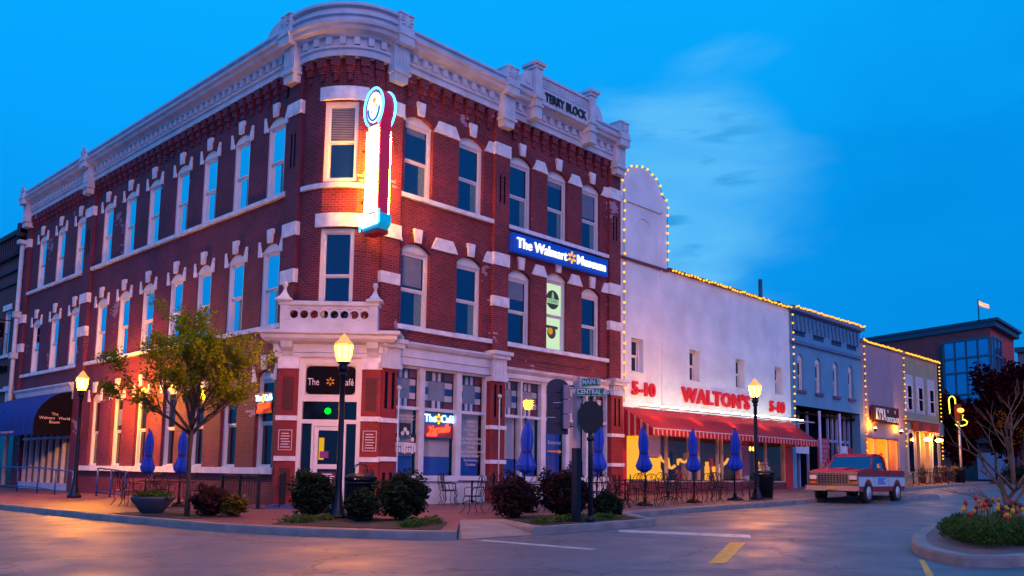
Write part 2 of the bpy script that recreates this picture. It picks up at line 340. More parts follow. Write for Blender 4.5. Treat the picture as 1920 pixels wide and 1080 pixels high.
# ================================================================== THE GROUND
def asphalt(name,c):
    m=bpy.data.materials.new(name); m.use_nodes=True; t=m.node_tree; b=t.nodes['Principled BSDF']; L_=t.links.new
    tcn=t.nodes.new('ShaderNodeTexCoord')
    def noise(sc,det=4,vec=None):
        n=t.nodes.new('ShaderNodeTexNoise'); n.inputs['Scale'].default_value=sc; n.inputs['Detail'].default_value=det; L_(vec or tcn.outputs['Object'],n.inputs[0]); return n.outputs['Fac']
    def mr(x,a,b_,c_,d): n=t.nodes.new('ShaderNodeMapRange'); L_(x,n.inputs[0]); n.inputs[1].default_value=a; n.inputs[2].default_value=b_; n.inputs[3].default_value=c_; n.inputs[4].default_value=d; return n.outputs[0]
    def mul(x,y): n=t.nodes.new('ShaderNodeMath'); n.operation='MULTIPLY'; L_(x,n.inputs[0]); L_(y,n.inputs[1]); return n.outputs[0]
    mpn=t.nodes.new('ShaderNodeMapping'); mpn.inputs['Scale'].default_value=(.12,1.3,1); mpn.inputs['Rotation'].default_value=(0,0,.05); L_(tcn.outputs['Object'],mpn.inputs[0])
    ds=t.nodes.new('ShaderNodeTexNoise'); ds.inputs['Scale'].default_value=1.4; ds.inputs['Detail'].default_value=5; L_(tcn.outputs['Object'],ds.inputs[0])
    ad=t.nodes.new('ShaderNodeVectorMath'); ad.operation='ADD'; L_(tcn.outputs['Object'],ad.inputs[0]); L_(ds.outputs['Color'],ad.inputs[1])
    vo=t.nodes.new('ShaderNodeTexVoronoi'); vo.feature='DISTANCE_TO_EDGE'; vo.inputs['Scale'].default_value=.30; L_(ad.outputs[0],vo.inputs[0])
    crack=mr(vo.outputs['Distance'],.004,.012,.45,1)
    f=mul(mul(mr(noise(70,3),.3,.7,.62,1.38),mr(noise(.5,6),.3,.7,.86,1.14)),mul(mr(noise(1.2,4,mpn.outputs[0]),.35,.65,.90,1.06),crack))
    f=mul(f,mr(noise(3.2,2),.66,.72,1,.72))
    sc=t.nodes.new('ShaderNodeVectorMath'); sc.operation='SCALE'; sc.inputs[0].default_value=c; L_(f,sc.inputs['Scale']); L_(sc.outputs[0],b.inputs['Base Color'])
    L_(mr(noise(.9,4),.3,.7,.42,.72),b.inputs['Roughness'])
    bp=t.nodes.new('ShaderNodeBump'); bp.inputs['Strength'].default_value=.6; bp.inputs['Distance'].default_value=.012; L_(noise(60,4),bp.inputs['Height']); L_(bp.outputs[0],b.inputs['Normal']); return m
ASPH=asphalt('asphalt',(.098,.105,.15))
CONC=mat('kerb_concrete',(.22,.19,.20),.75,var=.25,vs=2.5,bump=.3,bs=40)
RAMP=mat('ramp_concrete',(.24,.19,.20),.75,var=.2,vs=2,bump=.2,bs=60)
PAVE=brick('red_pavers',(.16,.05,.06),(.22,.07,.075),(.12,.06,.07),w=.2,h=.1,ms=.006,bump=.3,rough=.6)
MULCH=mat('mulch',(.03,.018,.018),.95,var=.6,vs=14,bump=.9,bs=25)
WLINE=mat('worn_white_road_paint',(.42,.40,.43),.6,var=.35,vs=5)
YLINE=mat('yellow_road_paint',(.75,.33,.03),.6,var=.25,vs=6)
def zg(x,y): return g(x)
mb=MB()
xs=[-1500,-60,-40,-20,0,20,40,CL,120,1500]
for a,b in zip(xs,xs[1:]):
    mb.add([(a,-800,g(a)-.15),(b,-800,g(b)-.15),(b,1500,g(b)-.15),(a,1500,g(a)-.15)],[(0,1,2,3)])
tag(mb.build('road',ASPH),kind='structure')
side=[(-6.2,60),(-5.9,20),(-5.5,2),(-5.1,-3.4),(-4.78,-4.9),(-4.4,-6.1),(-3.9,-7.2),(-3.4,-8.1),(-2.88,-8.6),
      (-.62,-6.25),(.22,-6.5),(-1.04,-8.88),(-.5,-9.0),(1.3,-9.05),(2.7,-9.14),(3.06,-8.98),(4.3,-7.35),(4.95,-6.95),(8,-6.9),(16.9,-6.62),
      (21.3,-6.5),(21.9,-7.9),(24.6,-8.42),(25.0,-8.2),(25.6,-5.4),(33.6,-3.95),(45,-2.9),(54.6,-2.2)]
poly=side+[(54.6,60)]
mb=MB(); mb.slab(poly,-.3,0,fz=zg); tag(mb.build('sidewalk',PAVE),kind='structure')
mb=MB(); mb.slab([(54.6,-2.2),(54.6,60),(95,60),(95,-2.6)],-.3,0,fz=zg); tag(mb.build('sidewalk',PAVE),kind='structure')
def kerb(pts,w=.2):
    # subdivide for slope, sweep
    q=[]
    for a,b in zip(pts,pts[1:]):
        n=max(1,int(math.hypot(a[0]-b[0],a[1]-b[1])/1.2))
        for i in range(n): q.append((a[0]+(b[0]-a[0])*i/n,a[1]+(b[1]-a[1])*i/n))
    q.append(pts[-1]); q=[(x,y,g(x)) for x,y in q]
    mb.sweep(q,[(.012,-.3),(.012,-.02),(-.01,.008),(-w,.008),(-w,-.3)])
mb=MB(); kerb(side[:9]); tag(mb.build('kerb',CONC),kind='structure')
mb=MB(); kerb([(.22,-6.5)]+side[11:20]); tag(mb.build('kerb',CONC),kind='structure')
mb=MB(); kerb(side[20:]); tag(mb.build('kerb',CONC),kind='structure')
# the kerb ramp between the two planting beds
mb=MB()
P=[(-2.86,-8.62),(-1.06,-8.92),(.22,-6.5),(-.62,-6.25)]
mb.add([(P[0][0],P[0][1],g(-2.9)-.142),(P[1][0],P[1][1],g(-1)-.142),(P[2][0],P[2][1],g(.2)+.004),(P[3][0],P[3][1],g(-.6)+.004)],[(0,1,2,3)])
tag(mb.build('kerb_ramp',RAMP),kind='structure')
# pale concrete strip of pavement behind the kerb by the beds
mb=MB(); mb.slab([(-4.3,-4.4),(-3.8,-6.2),(-3.1,-7.7),(-2.75,-8.0),(-1.5,-6.8),(-1.2,-5.6),(-1.7,-4.2),(-2.9,-3.2)],-.02,.012,fz=zg); tag(mb.build('planting_bed',MULCH),kind='structure')
mb=MB(); mb.slab([(-.55,-8.68),(1.3,-8.78),(2.65,-8.85),(4.0,-7.2),(3.9,-6.7),(1.0,-6.15),(.52,-6.5)],-.02,.012,fz=zg); tag(mb.build('planting_bed',MULCH),kind='structure')
mb=MB(); mb.slab([(-5.2,1.8),(-4.9,-1.6),(-3.6,-1.8),(-2.9,.2),(-3.5,2.0)],-.02,.012,fz=zg); tag(mb.build('planting_bed',MULCH),kind='structure')
# painted markings
def mark(name,pts,m,dz=-.146):
    mb=MB(); mb.add([(x,y,g(x)+dz) for x,y in pts],[tuple(range(len(pts)))]); tag(mb.build(name,m),kind='structure')
mark('stop_line',[(1.15,-9.35),(1.4,-9.55),(2.05,-12.0),(1.45,-12.35),(.75,-9.7)],WLINE)
mark('crosswalk_line',[(-2.75,-9.05),(-2.55,-9.0),(-2.4,-11.6),(-2.62,-11.6)],WLINE)
mark('yellow_centre_line',[(-2.95,-14.05),(-2.7,-14.2),(.45,-12.78),(.2,-12.6)],YLINE)
mark('yellow_centre_line',[(-2.3,-16.86),(-2.22,-16.93),(-.2,-16.12),(-.25,-16.06)],YLINE,-.145)
# parking lane seam and road patch
mark('road_patch',[(5.0,-7.15),(20.8,-6.85),(20.8,-9.2),(4.0,-9.6)],asphalt('darker_asphalt',(.08,.085,.12)),-.147)

# ================================================================== THE BRICK CORNER BUILDING
BB=thing('brick_building','three storey red brick corner building with white cornice and rounded corner bay','building',(0,0,0))
WX=[3.08,5.4,7.87,9.9,11.93]; LY=[3.5,5.7,7.95,10.1,12.5,14.75,17.05,20.15,22.6,25.1]
S3,C3,S2,C2=9.93,12.62,5.73,8.68
def off(ops,w): return [(u-w/2,u+w/2,a,b,.24) for u,a,b in ops]
# right facade wall (y=0), left facade wall (x=0, local frame rot -90)
mb=MB(); wallmesh(mb,1.6,13.7,5.2,13.9,off([(u,S3,C3) for u in WX]+[(u,S2,C2) for u in WX],1.16)); 
mb.box(1.6,13.7,.3,.5,5.2,13.9); BB_wall=mb.build('wall',BR,BB)
mb=MB(); RL=Matrix.Rotation(-PI/2,4,'Z'); 
wallmesh(mb,-27.2,-1.9,0,13.9,off([(-u,S3,C3) for u in LY]+[(-u,S2,C2) for u in LY],1.06)+off([(-u,1.3,4.35) for u in LY[:7]],1.06)+[(-26.2,-19.6,0.2,3.4)])
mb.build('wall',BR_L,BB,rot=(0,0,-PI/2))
# rear and party walls, roof
mb=MB(); mb.box(13.45,13.69,.5,27.1,0,14.1); mb.box(.35,13.69,27.1,27.3,0,14.1); mb.build('wall',BRD,BB)
mb=MB(); mb.slab([(.2,27.0),(.2,2),(1.8,.2),(13.6,.2),(13.6,27.0)],13.9,14.0); mb.build('roof',ROOF,BB)
# corner bay (quarter ellipse)
def ell(t): return (1.6-1.6*cos(rad(t)),1.9-1.9*sin(rad(t)))
TA,TB=27.5,62.0
mb=MB()
for a,b in ((0,TA),(TB,90)):
    pts=[ell(a+(b-a)*i/8) for i in range(9)]
    mb.sweep(pts,[(0,5.2),(0,13.9)],closed_prof=False,uoff=a*.03)
A=Vector(ell(TA)); B=Vector(ell(TB)); CW=(B-A).length; CM=(A+B)/2; CR=math.atan2((B-A).y,(B-A).x)
mb.T=Matrix.Translation((CM.x,CM.y,0))@Matrix.Rotation(CR,4,'Z')
wallmesh(mb,-CW/2,CW/2,5.2,13.9,[(-.53,.53,S3+.02,12.5),(-.53,.53,5.6,8.5)]); mb.T=None
mb.build('corner_bay',BR,BB,fixn=False)
# pilasters (brick) with white blocks
def pil(frame,u0,u1,z0,z1,nm='pilaster',m=BR):
    mb=MB(); mb.box(u0,u1,-.13,.02,z0,z1)
    for k in (.28,.62):
        uu=u0+(u1-u0)*k
    mb.build(nm,m,BB,rot=frame)
FR_=(0,0,0); FL=(0,0,-PI/2)
pil(FR_,1.62,2.3,5.2,13.9); pil(FR_,6.43,7.15,5.2,13.9); pil(FR_,12.95,13.68,4.9,13.9)
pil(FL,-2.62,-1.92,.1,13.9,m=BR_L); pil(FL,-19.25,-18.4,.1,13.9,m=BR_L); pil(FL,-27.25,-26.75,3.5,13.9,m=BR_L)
def slots(frame,c,z0,z1):
    mb=MB()
    for d in (-.1,.1): mb.box(c+d-.035,c+d+.035,-.137,-.1,z0,z1)
    mb.build_each('recess_shade',DKCAN,BB,rot=frame)  # flat black strips: shade of slots painted on, nothing is recessed
for c in (6.79,13.3): slots(FR_,c,10.6,11.6)
for c in (-2.27,-18.82): slots(FL,c,10.6,11.7)
# white stone bands between window heads on the right facade
edges=[(1.60,2.5),(3.66,4.82),(5.98,7.29),(8.45,9.32),(10.48,11.35),(12.51,13.7)]
for zb in (8.38,12.32):
    for i,(a,b) in enumerate(edges):
        mb=MB(); l=a if i==0 else a+.22; rr=b if i==5 else b-.22
        mb.prism([(a,zb),(b,zb),(rr,zb+.40),(l,zb+.40)],-.06,.02)
        for pa,pb in ((1.62,2.3),(6.43,7.15),(12.95,13.68)):
            if a-.02<=pa<=b: mb.box(max(a,pa-.03),min(b,pb+.03),-.17,-.05,zb-.02,zb+.42)
        mb.build('stone_band',STONE,BB)
for (a,b) in ((1.62,2.3),(6.43,7.15),(12.95,13.68)):
    mb=MB(); mb.box(a-.03,(a+b)/2-.01,-.17,0,6.92,7.27); mb.box((a+b)/2+.01,b+.03,-.17,0,6.92,7.27); mb.build_each('stone_block',STONE,BB)
for (a,b) in ((-2.62,-1.92),(-19.25,-18.4),(-27.25,-26.75)):
    for z in (6.92,8.4,12.3):
        mb=MB(); mb.box(a-.03,(a+b)/2-.01,-.17,0,z,z+.42); mb.box((a+b)/2+.01,b+.03,-.17,0,z,z+.42); mb.build_each('stone_block',STONE,BB,rot=FL)
# sill courses
def course(path,z,h,o,nm,m=STONE,par=BB): 
    mb=MB(); mb.sweep(path,[(-.02,z),(o,z),(o,z+h),(-.02,z+h)]); return mb.build(nm,m,par)
for z in (5.60,9.80):
    course([(2.32,0),(6.42,0)],z,.14,.12,'sill_course'); course([(7.17,0),(12.93,0)],z,.14,.12,'sill_course')
    course([(0,26.7),(0,19.27)],z,.14,.12,'sill_course'); course([(0,18.38),(0,2.64)],z,.14,.12,'sill_course')
course([(0,18.38),(0,2.64)],1.1,.2,.16,'sill_course')
course([ell(t) for t in range(2,89,5)],9.74,.14,.09,'sill_course')
course([ell(t) for t in range(22,76,5)],12.52,.42,.06,'lintel'); course([ell(t) for t in range(22,78,5)],8.52,.42,.06,'lintel')
course([(0,18.38),(0,2.64)],-.1,.26,.05,'white_plinth',WH)
# windows -------------------------------------------------------------
def make_window(w,h,rise,shift=0,keyed=True,springers=False,ring=.30,glass=GLS,meet=.5,curtain=True):
    SH=Matrix.Translation((0,shift,0)); mb=MB(); mb.T=SH; a,b=-w/2+.003,w/2-.003; zt=h-rise-.06
    arc=arcpts(a,b,h-rise,rise-.004)
    mb.prism([(a,zt),(b,zt)]+arc,.11,.2)
    mb.box(a,a+.095,.13,.29,.0,zt); mb.box(b-.095,b,.13,.29,.0,zt); mb.box(a+.095,b-.095,.07,.29,0,.05); mb.box(a+.095,b-.095,.15,.29,zt-.05,zt)
    zm=zt*meet
    for (p,q,yo) in ((.05,zm,.22),(zm,zt-.05,.18)):
        mb.box(a+.095,a+.13,yo,yo+.045,p,q); mb.box(b-.13,b-.095,yo,yo+.045,p,q); mb.box(a+.13,b-.13,yo,yo+.045,q-.06,q); mb.box(a+.13,b-.13,yo,yo+.045,p,p+.05)
    win=mb.build('window',FR)
    for (p,q,yo) in ((.10,zm-.06,.24),(zm+.05,zt-.11,.20)):
        mb=MB(); mb.T=SH; mb.box(a+.13,b-.13,yo,yo+.01,p,q); mb.build('pane',glass,win)
    if curtain:
        mb=MB(); mb.T=SH; mb.box(b-.40,b-.135,.232,.239,.10,zm-.06); mb.build('curtain_strip',CURT,win)
    if keyed:
        mb=MB(); mb.prism([(-.12,h+.01),(.12,h+.01),(.17,h+.45),(-.17,h+.45)],-.1,.02); mb.build('keystone',STONE,win)
        # brick voussoir ring
        mb=MB(); n=10; ai=arcpts(-w/2,w/2,h-rise,rise,n); ao=[]
        wv=w/2; Rr=(wv*wv+rise*rise)/(2*rise); cz=h-Rr; Aa=math.asin(wv/Rr)
        for i in range(n+1):
            t=Aa-2*Aa*i/n; ao.append(((Rr+ring)*sin(t),cz+(Rr+ring)*cos(t)))
        for i in range(n):
            p=[ai[i],ao[i],ao[i+1],ai[i+1]]
            u0_=i*Rr*2*Aa/n; u1_=(i+1)*Rr*2*Aa/n
            mb.add([(q[0],-.025,q[1]) for q in p],[(0,1,2,3)],0,[[(u0_,.1),(u0_,.4),(u1_,.4),(u1_,.1)]])
            mb.add([(ao[i][0],-.025,ao[i][1]),(ao[i][0],.01,ao[i][1]),(ao[i+1][0],.01,ao[i+1][1]),(ao[i+1][0],-.025,ao[i+1][1])],[(0,1,2,3)])
            mb.add([(ai[i][0],-.025,ai[i][1]),(ai[i][0],.05,ai[i][1]),(ai[i+1][0],.05,ai[i+1][1]),(ai[i+1][0],-.025,ai[i+1][1])],[(0,1,2,3)])
        for sgn in (0,-1):
            p,q=ai[sgn],ao[sgn]; mb.add([(p[0],-.025,p[1]),(p[0],.01,p[1]),(q[0],.01,q[1]),(q[0],-.025,q[1])],[(0,1,2,3)])
        mb.build('brick_arch',BRA,win)
    if springers:
        for s in (-1,1):
            mb=MB(); pts=[(s*(w/2+.20),h-rise-.14),(s*(w/2-.0),h-rise-.14),(s*(w/2+.0),h-rise+.04),(s*(w/2+.12),h+.14),(s*(w/2+.20),h+.14)]
            if s<0: pts=pts[::-1]
            mb.prism(pts,-.055,.02); mb.build('springer',STONE,win)
    return win
LGLS=[GLS]
w0=make_window(1.16,C3-S3,.24); w0.parent=BB; first=True
for i,u in enumerate(WX):
    for z in (S3,S2):
        if z==S2 and i==3: continue
        if first: w0.location=(u,0,z); first=False
        else: dup(w0,BB,(u,0,z),0)
# lit window with two printed roundels
wl=make_window(1.16,C2-S2,.24,curtain=False,glass=glow('lit_window_white',(.66,.88,.58),.95)); wl.parent=BB; wl.location=(WX[3],0,S2); wl['label']='lit pale window with two printed roundels'
def disc(mb,cx,cz,r,y0,y1,n=24,mi=0,sx=1): mb.prism([(cx+r*sx*cos(2*PI*i/n),cz+r*sin(2*PI*i/n)) for i in range(n)],y0,y1,mi)
GR=mat('roundel_grey',(.05,.08,.07),.7); 
mb=MB(); disc(mb,-.02,1.95,.36,.190,.198); mb.build('roundel',GR,wl)
mb=MB(); mb.box(-.36,.32,.182,.188,1.80,1.98); mb.build('roundel_band',glow('roundel_band_white',(.45,.8,.45),.8,False),wl)
text('OZARK',.17,.002,GR,wl,(-.02,.178,1.89)); 
mb=MB(); mb.prism([(-.10,2.0),(.05,2.0),(.0,2.24),(-.05,2.24)],.180,.188); mb.build('roundel_tower',glow('roundel_white',(.4,.7,.4),.7,False),wl)
mb=MB(); disc(mb,-.03,.72,.24,.230,.238); mb.build('roundel',GR,wl)
mb=MB(); disc(mb,-.10,.76,.13,.220,.228); mb.build('roundel_spot',glow('orange_print',(.8,.35,.03),.8,False),wl)
mb=MB(); mb.box(-.33,.31,.222,.229,.86,.97); mb.build('roundel_band',GR,wl)
w1=make_window(1.06,C3-S3,.22,shift=-.09,springers=True,glass=GLL); w1.parent=BB; first=True
for i,u in enumerate(LY):
    for z in (S3,S2):
        if first: w1.location=(0,u,z); w1.rotation_euler=(0,0,-PI/2); first=False
        else: dup(w1,BB,(0,u,z),-PI/2)
w2=make_window(1.06,4.35-1.3,.22,springers=True,glass=GLD,curtain=False); w2.parent=BB; w2.location=(0,LY[0],1.3); w2.rotation_euler=(0,0,-PI/2)
for u in LY[1:7]: dup(w2,BB,(0,u,1.3),-PI/2)
BLM=mat('lowered_blind',(.13,.17,.26),.8,var=.1)
rw=random.Random(12)
for o in list(BB.children):
    if o.name.startswith('window') and 'label' not in o:
        for c in list(o.children):
            if c.name.startswith('curtain'):
                v=rw.random(); c.scale=(rw.choice((.7,1,1.0,1.25)),1,1); c.location.x=(1-c.scale.x)*.30
                if v<.25: bpy.data.objects.remove(c)
        if rw.random()<.38:
            mb=MB(); h_=C3-S3-.26-rw.choice((.35,.5,.8,1.1)); mb.box(-.38,.38,.193,.198,max(1.32,h_),C3-S3-.42); mb.build('lowered_blind',BLM,o)
# corner bay windows (flat headed)
BLIND=mat('slatted_blind',(.16,.16,.22),.7,var=.1)
def plain_window(w,h,meet=.5,blind=False,par=BB,glass=GLS,t=.12,col=FR):
    mb=MB(); a,b=-w/2+.003,w/2-.003; rect_ring(mb,a,b,0.003,h-.003,t,.07,.26); zm=h*meet
    for (p,q,yo) in ((t,zm,.17),(zm,h-t,.13)):
        mb.box(a+t,a+t+.045,yo,yo+.045,p,q); mb.box(b-t-.045,b-t,yo,yo+.045,p,q); mb.box(a+t+.045,b-t-.045,yo,yo+.045,q-.05,q); mb.box(a+t+.045,b-t-.045,yo,yo+.045,p,p+.05)
    win=mb.build('window',col,par)
    for (p,q,yo) in ((t+.05,zm-.05,.19),(zm+.05,h-t-.05,.15)):
        mb=MB(); mb.box(a+t+.045,b-t-.045,yo,yo+.01,p,q); mb.build('pane',glass,win)
    if blind:
        mb=MB(); z=zm+.06
        while z<h-t-.08: mb.box(a+t+.06,b-t-.06,.143,.148,z,z+.028); z+=.055
        mb.build('blind',BLIND,win)
    return win
cw=plain_window(1.06,12.5-S3-.02,blind=True); cw.location=(CM.x,CM.y,S3+.02); cw.rotation_euler=(0,0,CR)
cw=plain_window(1.06,2.9); cw.location=(CM.x,CM.y,5.6); cw.rotation_euler=(0,0,CR)
# corbel table under the cornice
def corbels(path_u,frame,z=13.15):
    for i,u in enumerate(path_u):
        mb=MB(); mb.box(u-.15,u+.15,-.19,.02,z+.42,z+.72); mb.box(u-.12,u+.12,-.13,.02,z+.22,z+.42); mb.box(u-.08,u+.08,-.07,.02,z,z+.22)
        mb.build('corbel',BR if frame==FR_ else BR_L,BB,rot=frame)
def rng(a,b,st):
    n=max(1,round((b-a)/st)); return [a+(b-a)*(i+.5)/n for i in range(n)]
corbels(rng(2.35,6.4,.5),FR_); corbels(rng(7.2,12.9,.5),FR_); corbels(rng(-18.3,-2.7,.54),FL); corbels(rng(-26.7,-19.3,.54),FL)
for i in range(6):
    t=9+i*14.4; c=ell(t); n=Vector((-(cos(rad(t)))/1.6,-(sin(rad(t)))/1.9,0)).normalized(); a=math.atan2(n.x,-n.y)*-1
    mb=MB(); mb.box(-.14,.14,-.17,.1,.42,.72); mb.box(-.11,.11,-.11,.1,.22,.42); mb.box(-.07,.07,-.06,.1,0,.22)
    mb.build('corbel',BR,BB,loc=(c[0],c[1],13.15),rot=(0,0,math.atan2(-n.x*-1,-n.y) if False else math.atan2(n.x,-n.y)))
# the cornice, swept round the whole street front
path=[(0,27.25)]+[(0,19),(0,10)]+[ell(t) for t in range(0,91,6)]+[(6,0),(13.72,0)]
cp=[(0,13.85),(.2,13.85),(.22,13.97),(.17,13.99),(.17,14.07),(.24,14.10),(.24,14.17),(.15,14.19),(.15,14.42),(.27,14.45),(.30,14.52),(.48,14.58),(.52,14.68),(.60,14.72),(.62,14.80),(.50,14.84),(.47,14.93),(.47,15.0),(.55,15.02),(.55,15.09),(.3,15.13),(0,15.13)]
mb=MB(); mb.sweep(path,cp); CORN=mb.build('cornice',WH,BB)
up=[(.08,15.10),(.45,15.10),(.43,15.28),(.54,15.31),(.54,15.40),(.08,15.42)]
mb=MB(); mb.sweep([(0,2.3)]+[ell(t) for t in range(0,91,6)]+[(1.95,0)],up); mb.build('parapet_cap',WH,BB)
mb=MB(); mb.box(-.09,.09,-.28,-.14,14.19,14.43); DENT=mb.build('dentil',WH,CORN); DN=[0]
def dentil(x,y,rz):
    o=DENT if DN[0]==0 else DENT.copy()
    if DN[0]: COL.objects.link(o); o.parent=CORN
    DN[0]+=1; o.location=(x,y,0); o.rotation_euler=(0,0,rz)
def dent(u,frame_):
    dentil(u,0,0) if frame_==FR_ else dentil(0,-u,-PI/2)
for u in rng(2.4,6.3,.42)+rng(7.3,12.9,.42): dent(u,FR_)
for u in rng(-18.2,-2.8,.42)+rng(-26.6,-19.4,.42): dent(u,FL)
for i in range(7):
    t=7+i*12.7; c=ell(t); n=Vector((-(cos(rad(t)))/1.6,-(sin(rad(t)))/1.9,0)).normalized()
    dentil(c[0],c[1],math.atan2(n.x,-n.y))
def bracket(c,frame,w=.30,top=15.42):
    mb=MB(); mb.prism([(c-w+.05,13.3),(c+w-.05,13.3),(c+w,13.75),(c+w,14.45),(c-w,14.45),(c-w,13.75)],-.42,0)
    mb.box(c-w-.03,c+w+.03,-.5,0,13.55,13.63); mb.box(c-w,c+w,-.645,0,14.45,15.0); mb.box(c-w-.03,c+w+.03,-.68,0,14.72,14.82)
    mb.box(c-w+.02,c+w-.02,-.60,-.1,15.0,top); mb.box(c-w,c+w,-.63,-.05,top,top+.05)
    for k in (-.2,-.07,.07,.2): mb.box(c+k-.025,c+k+.025,-.44,-.42,13.8,14.4)
    disc(mb,c,15.2,.15,-.62,-.59,12); 
    for k in range(4):
        a=k*PI/4; mb.prism([(c+.24*cos(a+.12),15.22+.2*sin(a+.12)),(c+.24*cos(a-.12),15.22+.2*sin(a-.12)),(c-.24*cos(a+.12),15.22-.2*sin(a+.12)),(c-.24*cos(a-.12),15.22-.2*sin(a-.12))][::-1],-.635-.001*k,-.59)
    mb.build('bracket',WH,CORN,rot=frame)
for c in (1.95,6.79,13.33): bracket(c,FR_)
for c in (-2.27,-18.82,-26.9): bracket(c,FL,top=15.42 if c>-3 else 15.12)
# half-round scroll on the parapet behind the left corner bracket
mb=MB(); mb.prism([(-2.62-.9*cos(rad(a)),15.08+.42*sin(rad(a))) for a in range(0,91,10)][::-1]+[(-2.62,15.08)][:0]+[(-2.62,15.08)],-.5,-.2); mb.build('scroll',WH,CORN,rot=FL)
# name block
mb=MB(); mb.box(8.25,11.0,-.52,-.2,14.86,15.66); mb.box(8.2,11.05,-.58,-.15,15.64,15.74); mb.box(8.35,10.9,-.545,-.52,15.2,15.24)
mb.box(8.3,10.95,-.56,-.5,14.58,14.62)
mb.box(8.28,10.97,-.60,-.5,14.60,15.18)
NB=mb.build('name_block',WH,CORN)
mb=MB()
for i in range(26): mb.box(8.36+i*.101,8.41+i*.101,-.55,-.515,15.27,15.62)
mb.build('fluting',WH,NB)
NBT=text('TERRY BLOCK',.46,.02,mat('black_letters',(.01,.01,.02),.6),NB,(9.63,-.625,14.9),sx=.80,off=.012)
for x in (8.05,11.2):
    mb=MB(); mb.box(x-.17,x+.17,-.68,-.15,13.95,15.85); mb.box(x-.28,x+.28,-.8,-.05,15.95,16.06); mb.box(x-.22,x+.22,-.73,-.1,15.83,15.95); mb.box(x-.21,x+.21,-.74,-.1,14.7,14.82); mb.box(x-.21,x+.21,-.74,-.1,14.38,14.46); mb.build('post',WH,NB)
for s,x in ((-1,7.86),(1,11.39)):
    mb=MB(); pts=[(x,15.1)]+[(x+s*.62*cos(rad(a)),15.1+.62*sin(rad(a))) for a in range(0,91,9)]
    mb.prism(pts if s>0 else pts[::-1],-.5,-.25); disc(mb,x+s*.22,15.3,.12,-.53,-.49,10); mb.build('scroll',WH,NB)
# --------------------------------------------------- shopfront of the right facade
PIER=brick('pier_brick',(.20,.008,.014),(.30,.014,.018),(.14,.03,.05),w=.2,h=.07)
def pier(u0,u1,frame,z1=4.5,z0=.1,bands=True,slot=True,par=BB,y0=-.22):
    mb=MB(); mb.box(u0,u1,y0,.1,z0,z1); p=mb.build('pier',PIER,par,rot=frame)
    if bands:
        for z in (1.53,2.68): 
            mb=MB(); mb.box(u0-.04,u1+.04,y0-.05,.1,z,z+.13); mb.build('band',STONE,p)
    if slot:
        c=(u0+u1)/2; mb=MB()
        for d in (-.13,.13): mb.box(c+d-.05,c+d+.05,y0-.008,y0+.02,3.1,4.2); mb.box(c+d-.05,c+d+.05,y0-.008,y0+.02,.4,1.2)
        mb.build_each('slot',DKCAN,p)  # shade of the pier slots, laid on the face as thin black strips
pier(1.72,2.28,FR_); pier(6.28,6.98,FR_); pier(12.93,13.68,FR_)
mb=MB(); mb.sweep([(2.28,0),(6.27,0)],[(-.3,4.5),(.14,4.5),(.14,4.72),(.18,4.75),(.18,5.0),(.28,5.05),(.34,5.14),(.34,5.2),(-.3,5.26)])
mb.build('entablature',WH,BB)
mb=MB(); mb.sweep([(7.0,0),(12.92,0)],[(-.3,4.5),(.12,4.5),(.12,4.66),(.16,4.70),(.24,4.78),(.26,4.86),(-.3,4.9)]); mb.build('entablature',WH,BB)
mb=MB(); mb.box(7.0,12.92,.0,.4,4.88,5.22); mb.build('wall',BR,BB)
for c,zt in ((6.63,5.32),(13.3,4.95),(2.0,5.2)):
    mb=MB(); mb.box(c-.37,c+.37,-.34,0,4.3,4.46); mb.box(c-.33,c+.33,-.3,0,4.44,zt-.24); mb.box(c-.40,c+.40,-.42,0,zt-.26,zt-.12); mb.box(c-.46,c+.46,-.5,0,zt-.12,zt)
    for k in (-.2,0,.2): mb.box(c+k-.03,c+k+.03,-.315,-.3,4.5,zt-.3)
    mb.build('pier_capital',WH,BB)
bays=[(2.36,3.36),(3.56,4.92),(5.14,6.22)],[(7.04,7.98),(8.05,9.05),(9.3,10.42),(10.62,11.62),(11.78,12.86)]
SHADE=mat('roller_shade',(.46,.40,.42),.8,var=.08); BLUEB=mat('blue_band',(.01,.06,.34),.7,var=.1)
TG=mat('tile_grey',(.20,.22,.30),.6); TR=mat('tile_red',(.20,.02,.015),.6); TB=mat('tile_blue',(.01,.05,.20),.6); TW=mat('tile_white',(.62,.52,.58),.6); TK=mat('tile_dark',(.01,.008,.015),.5)
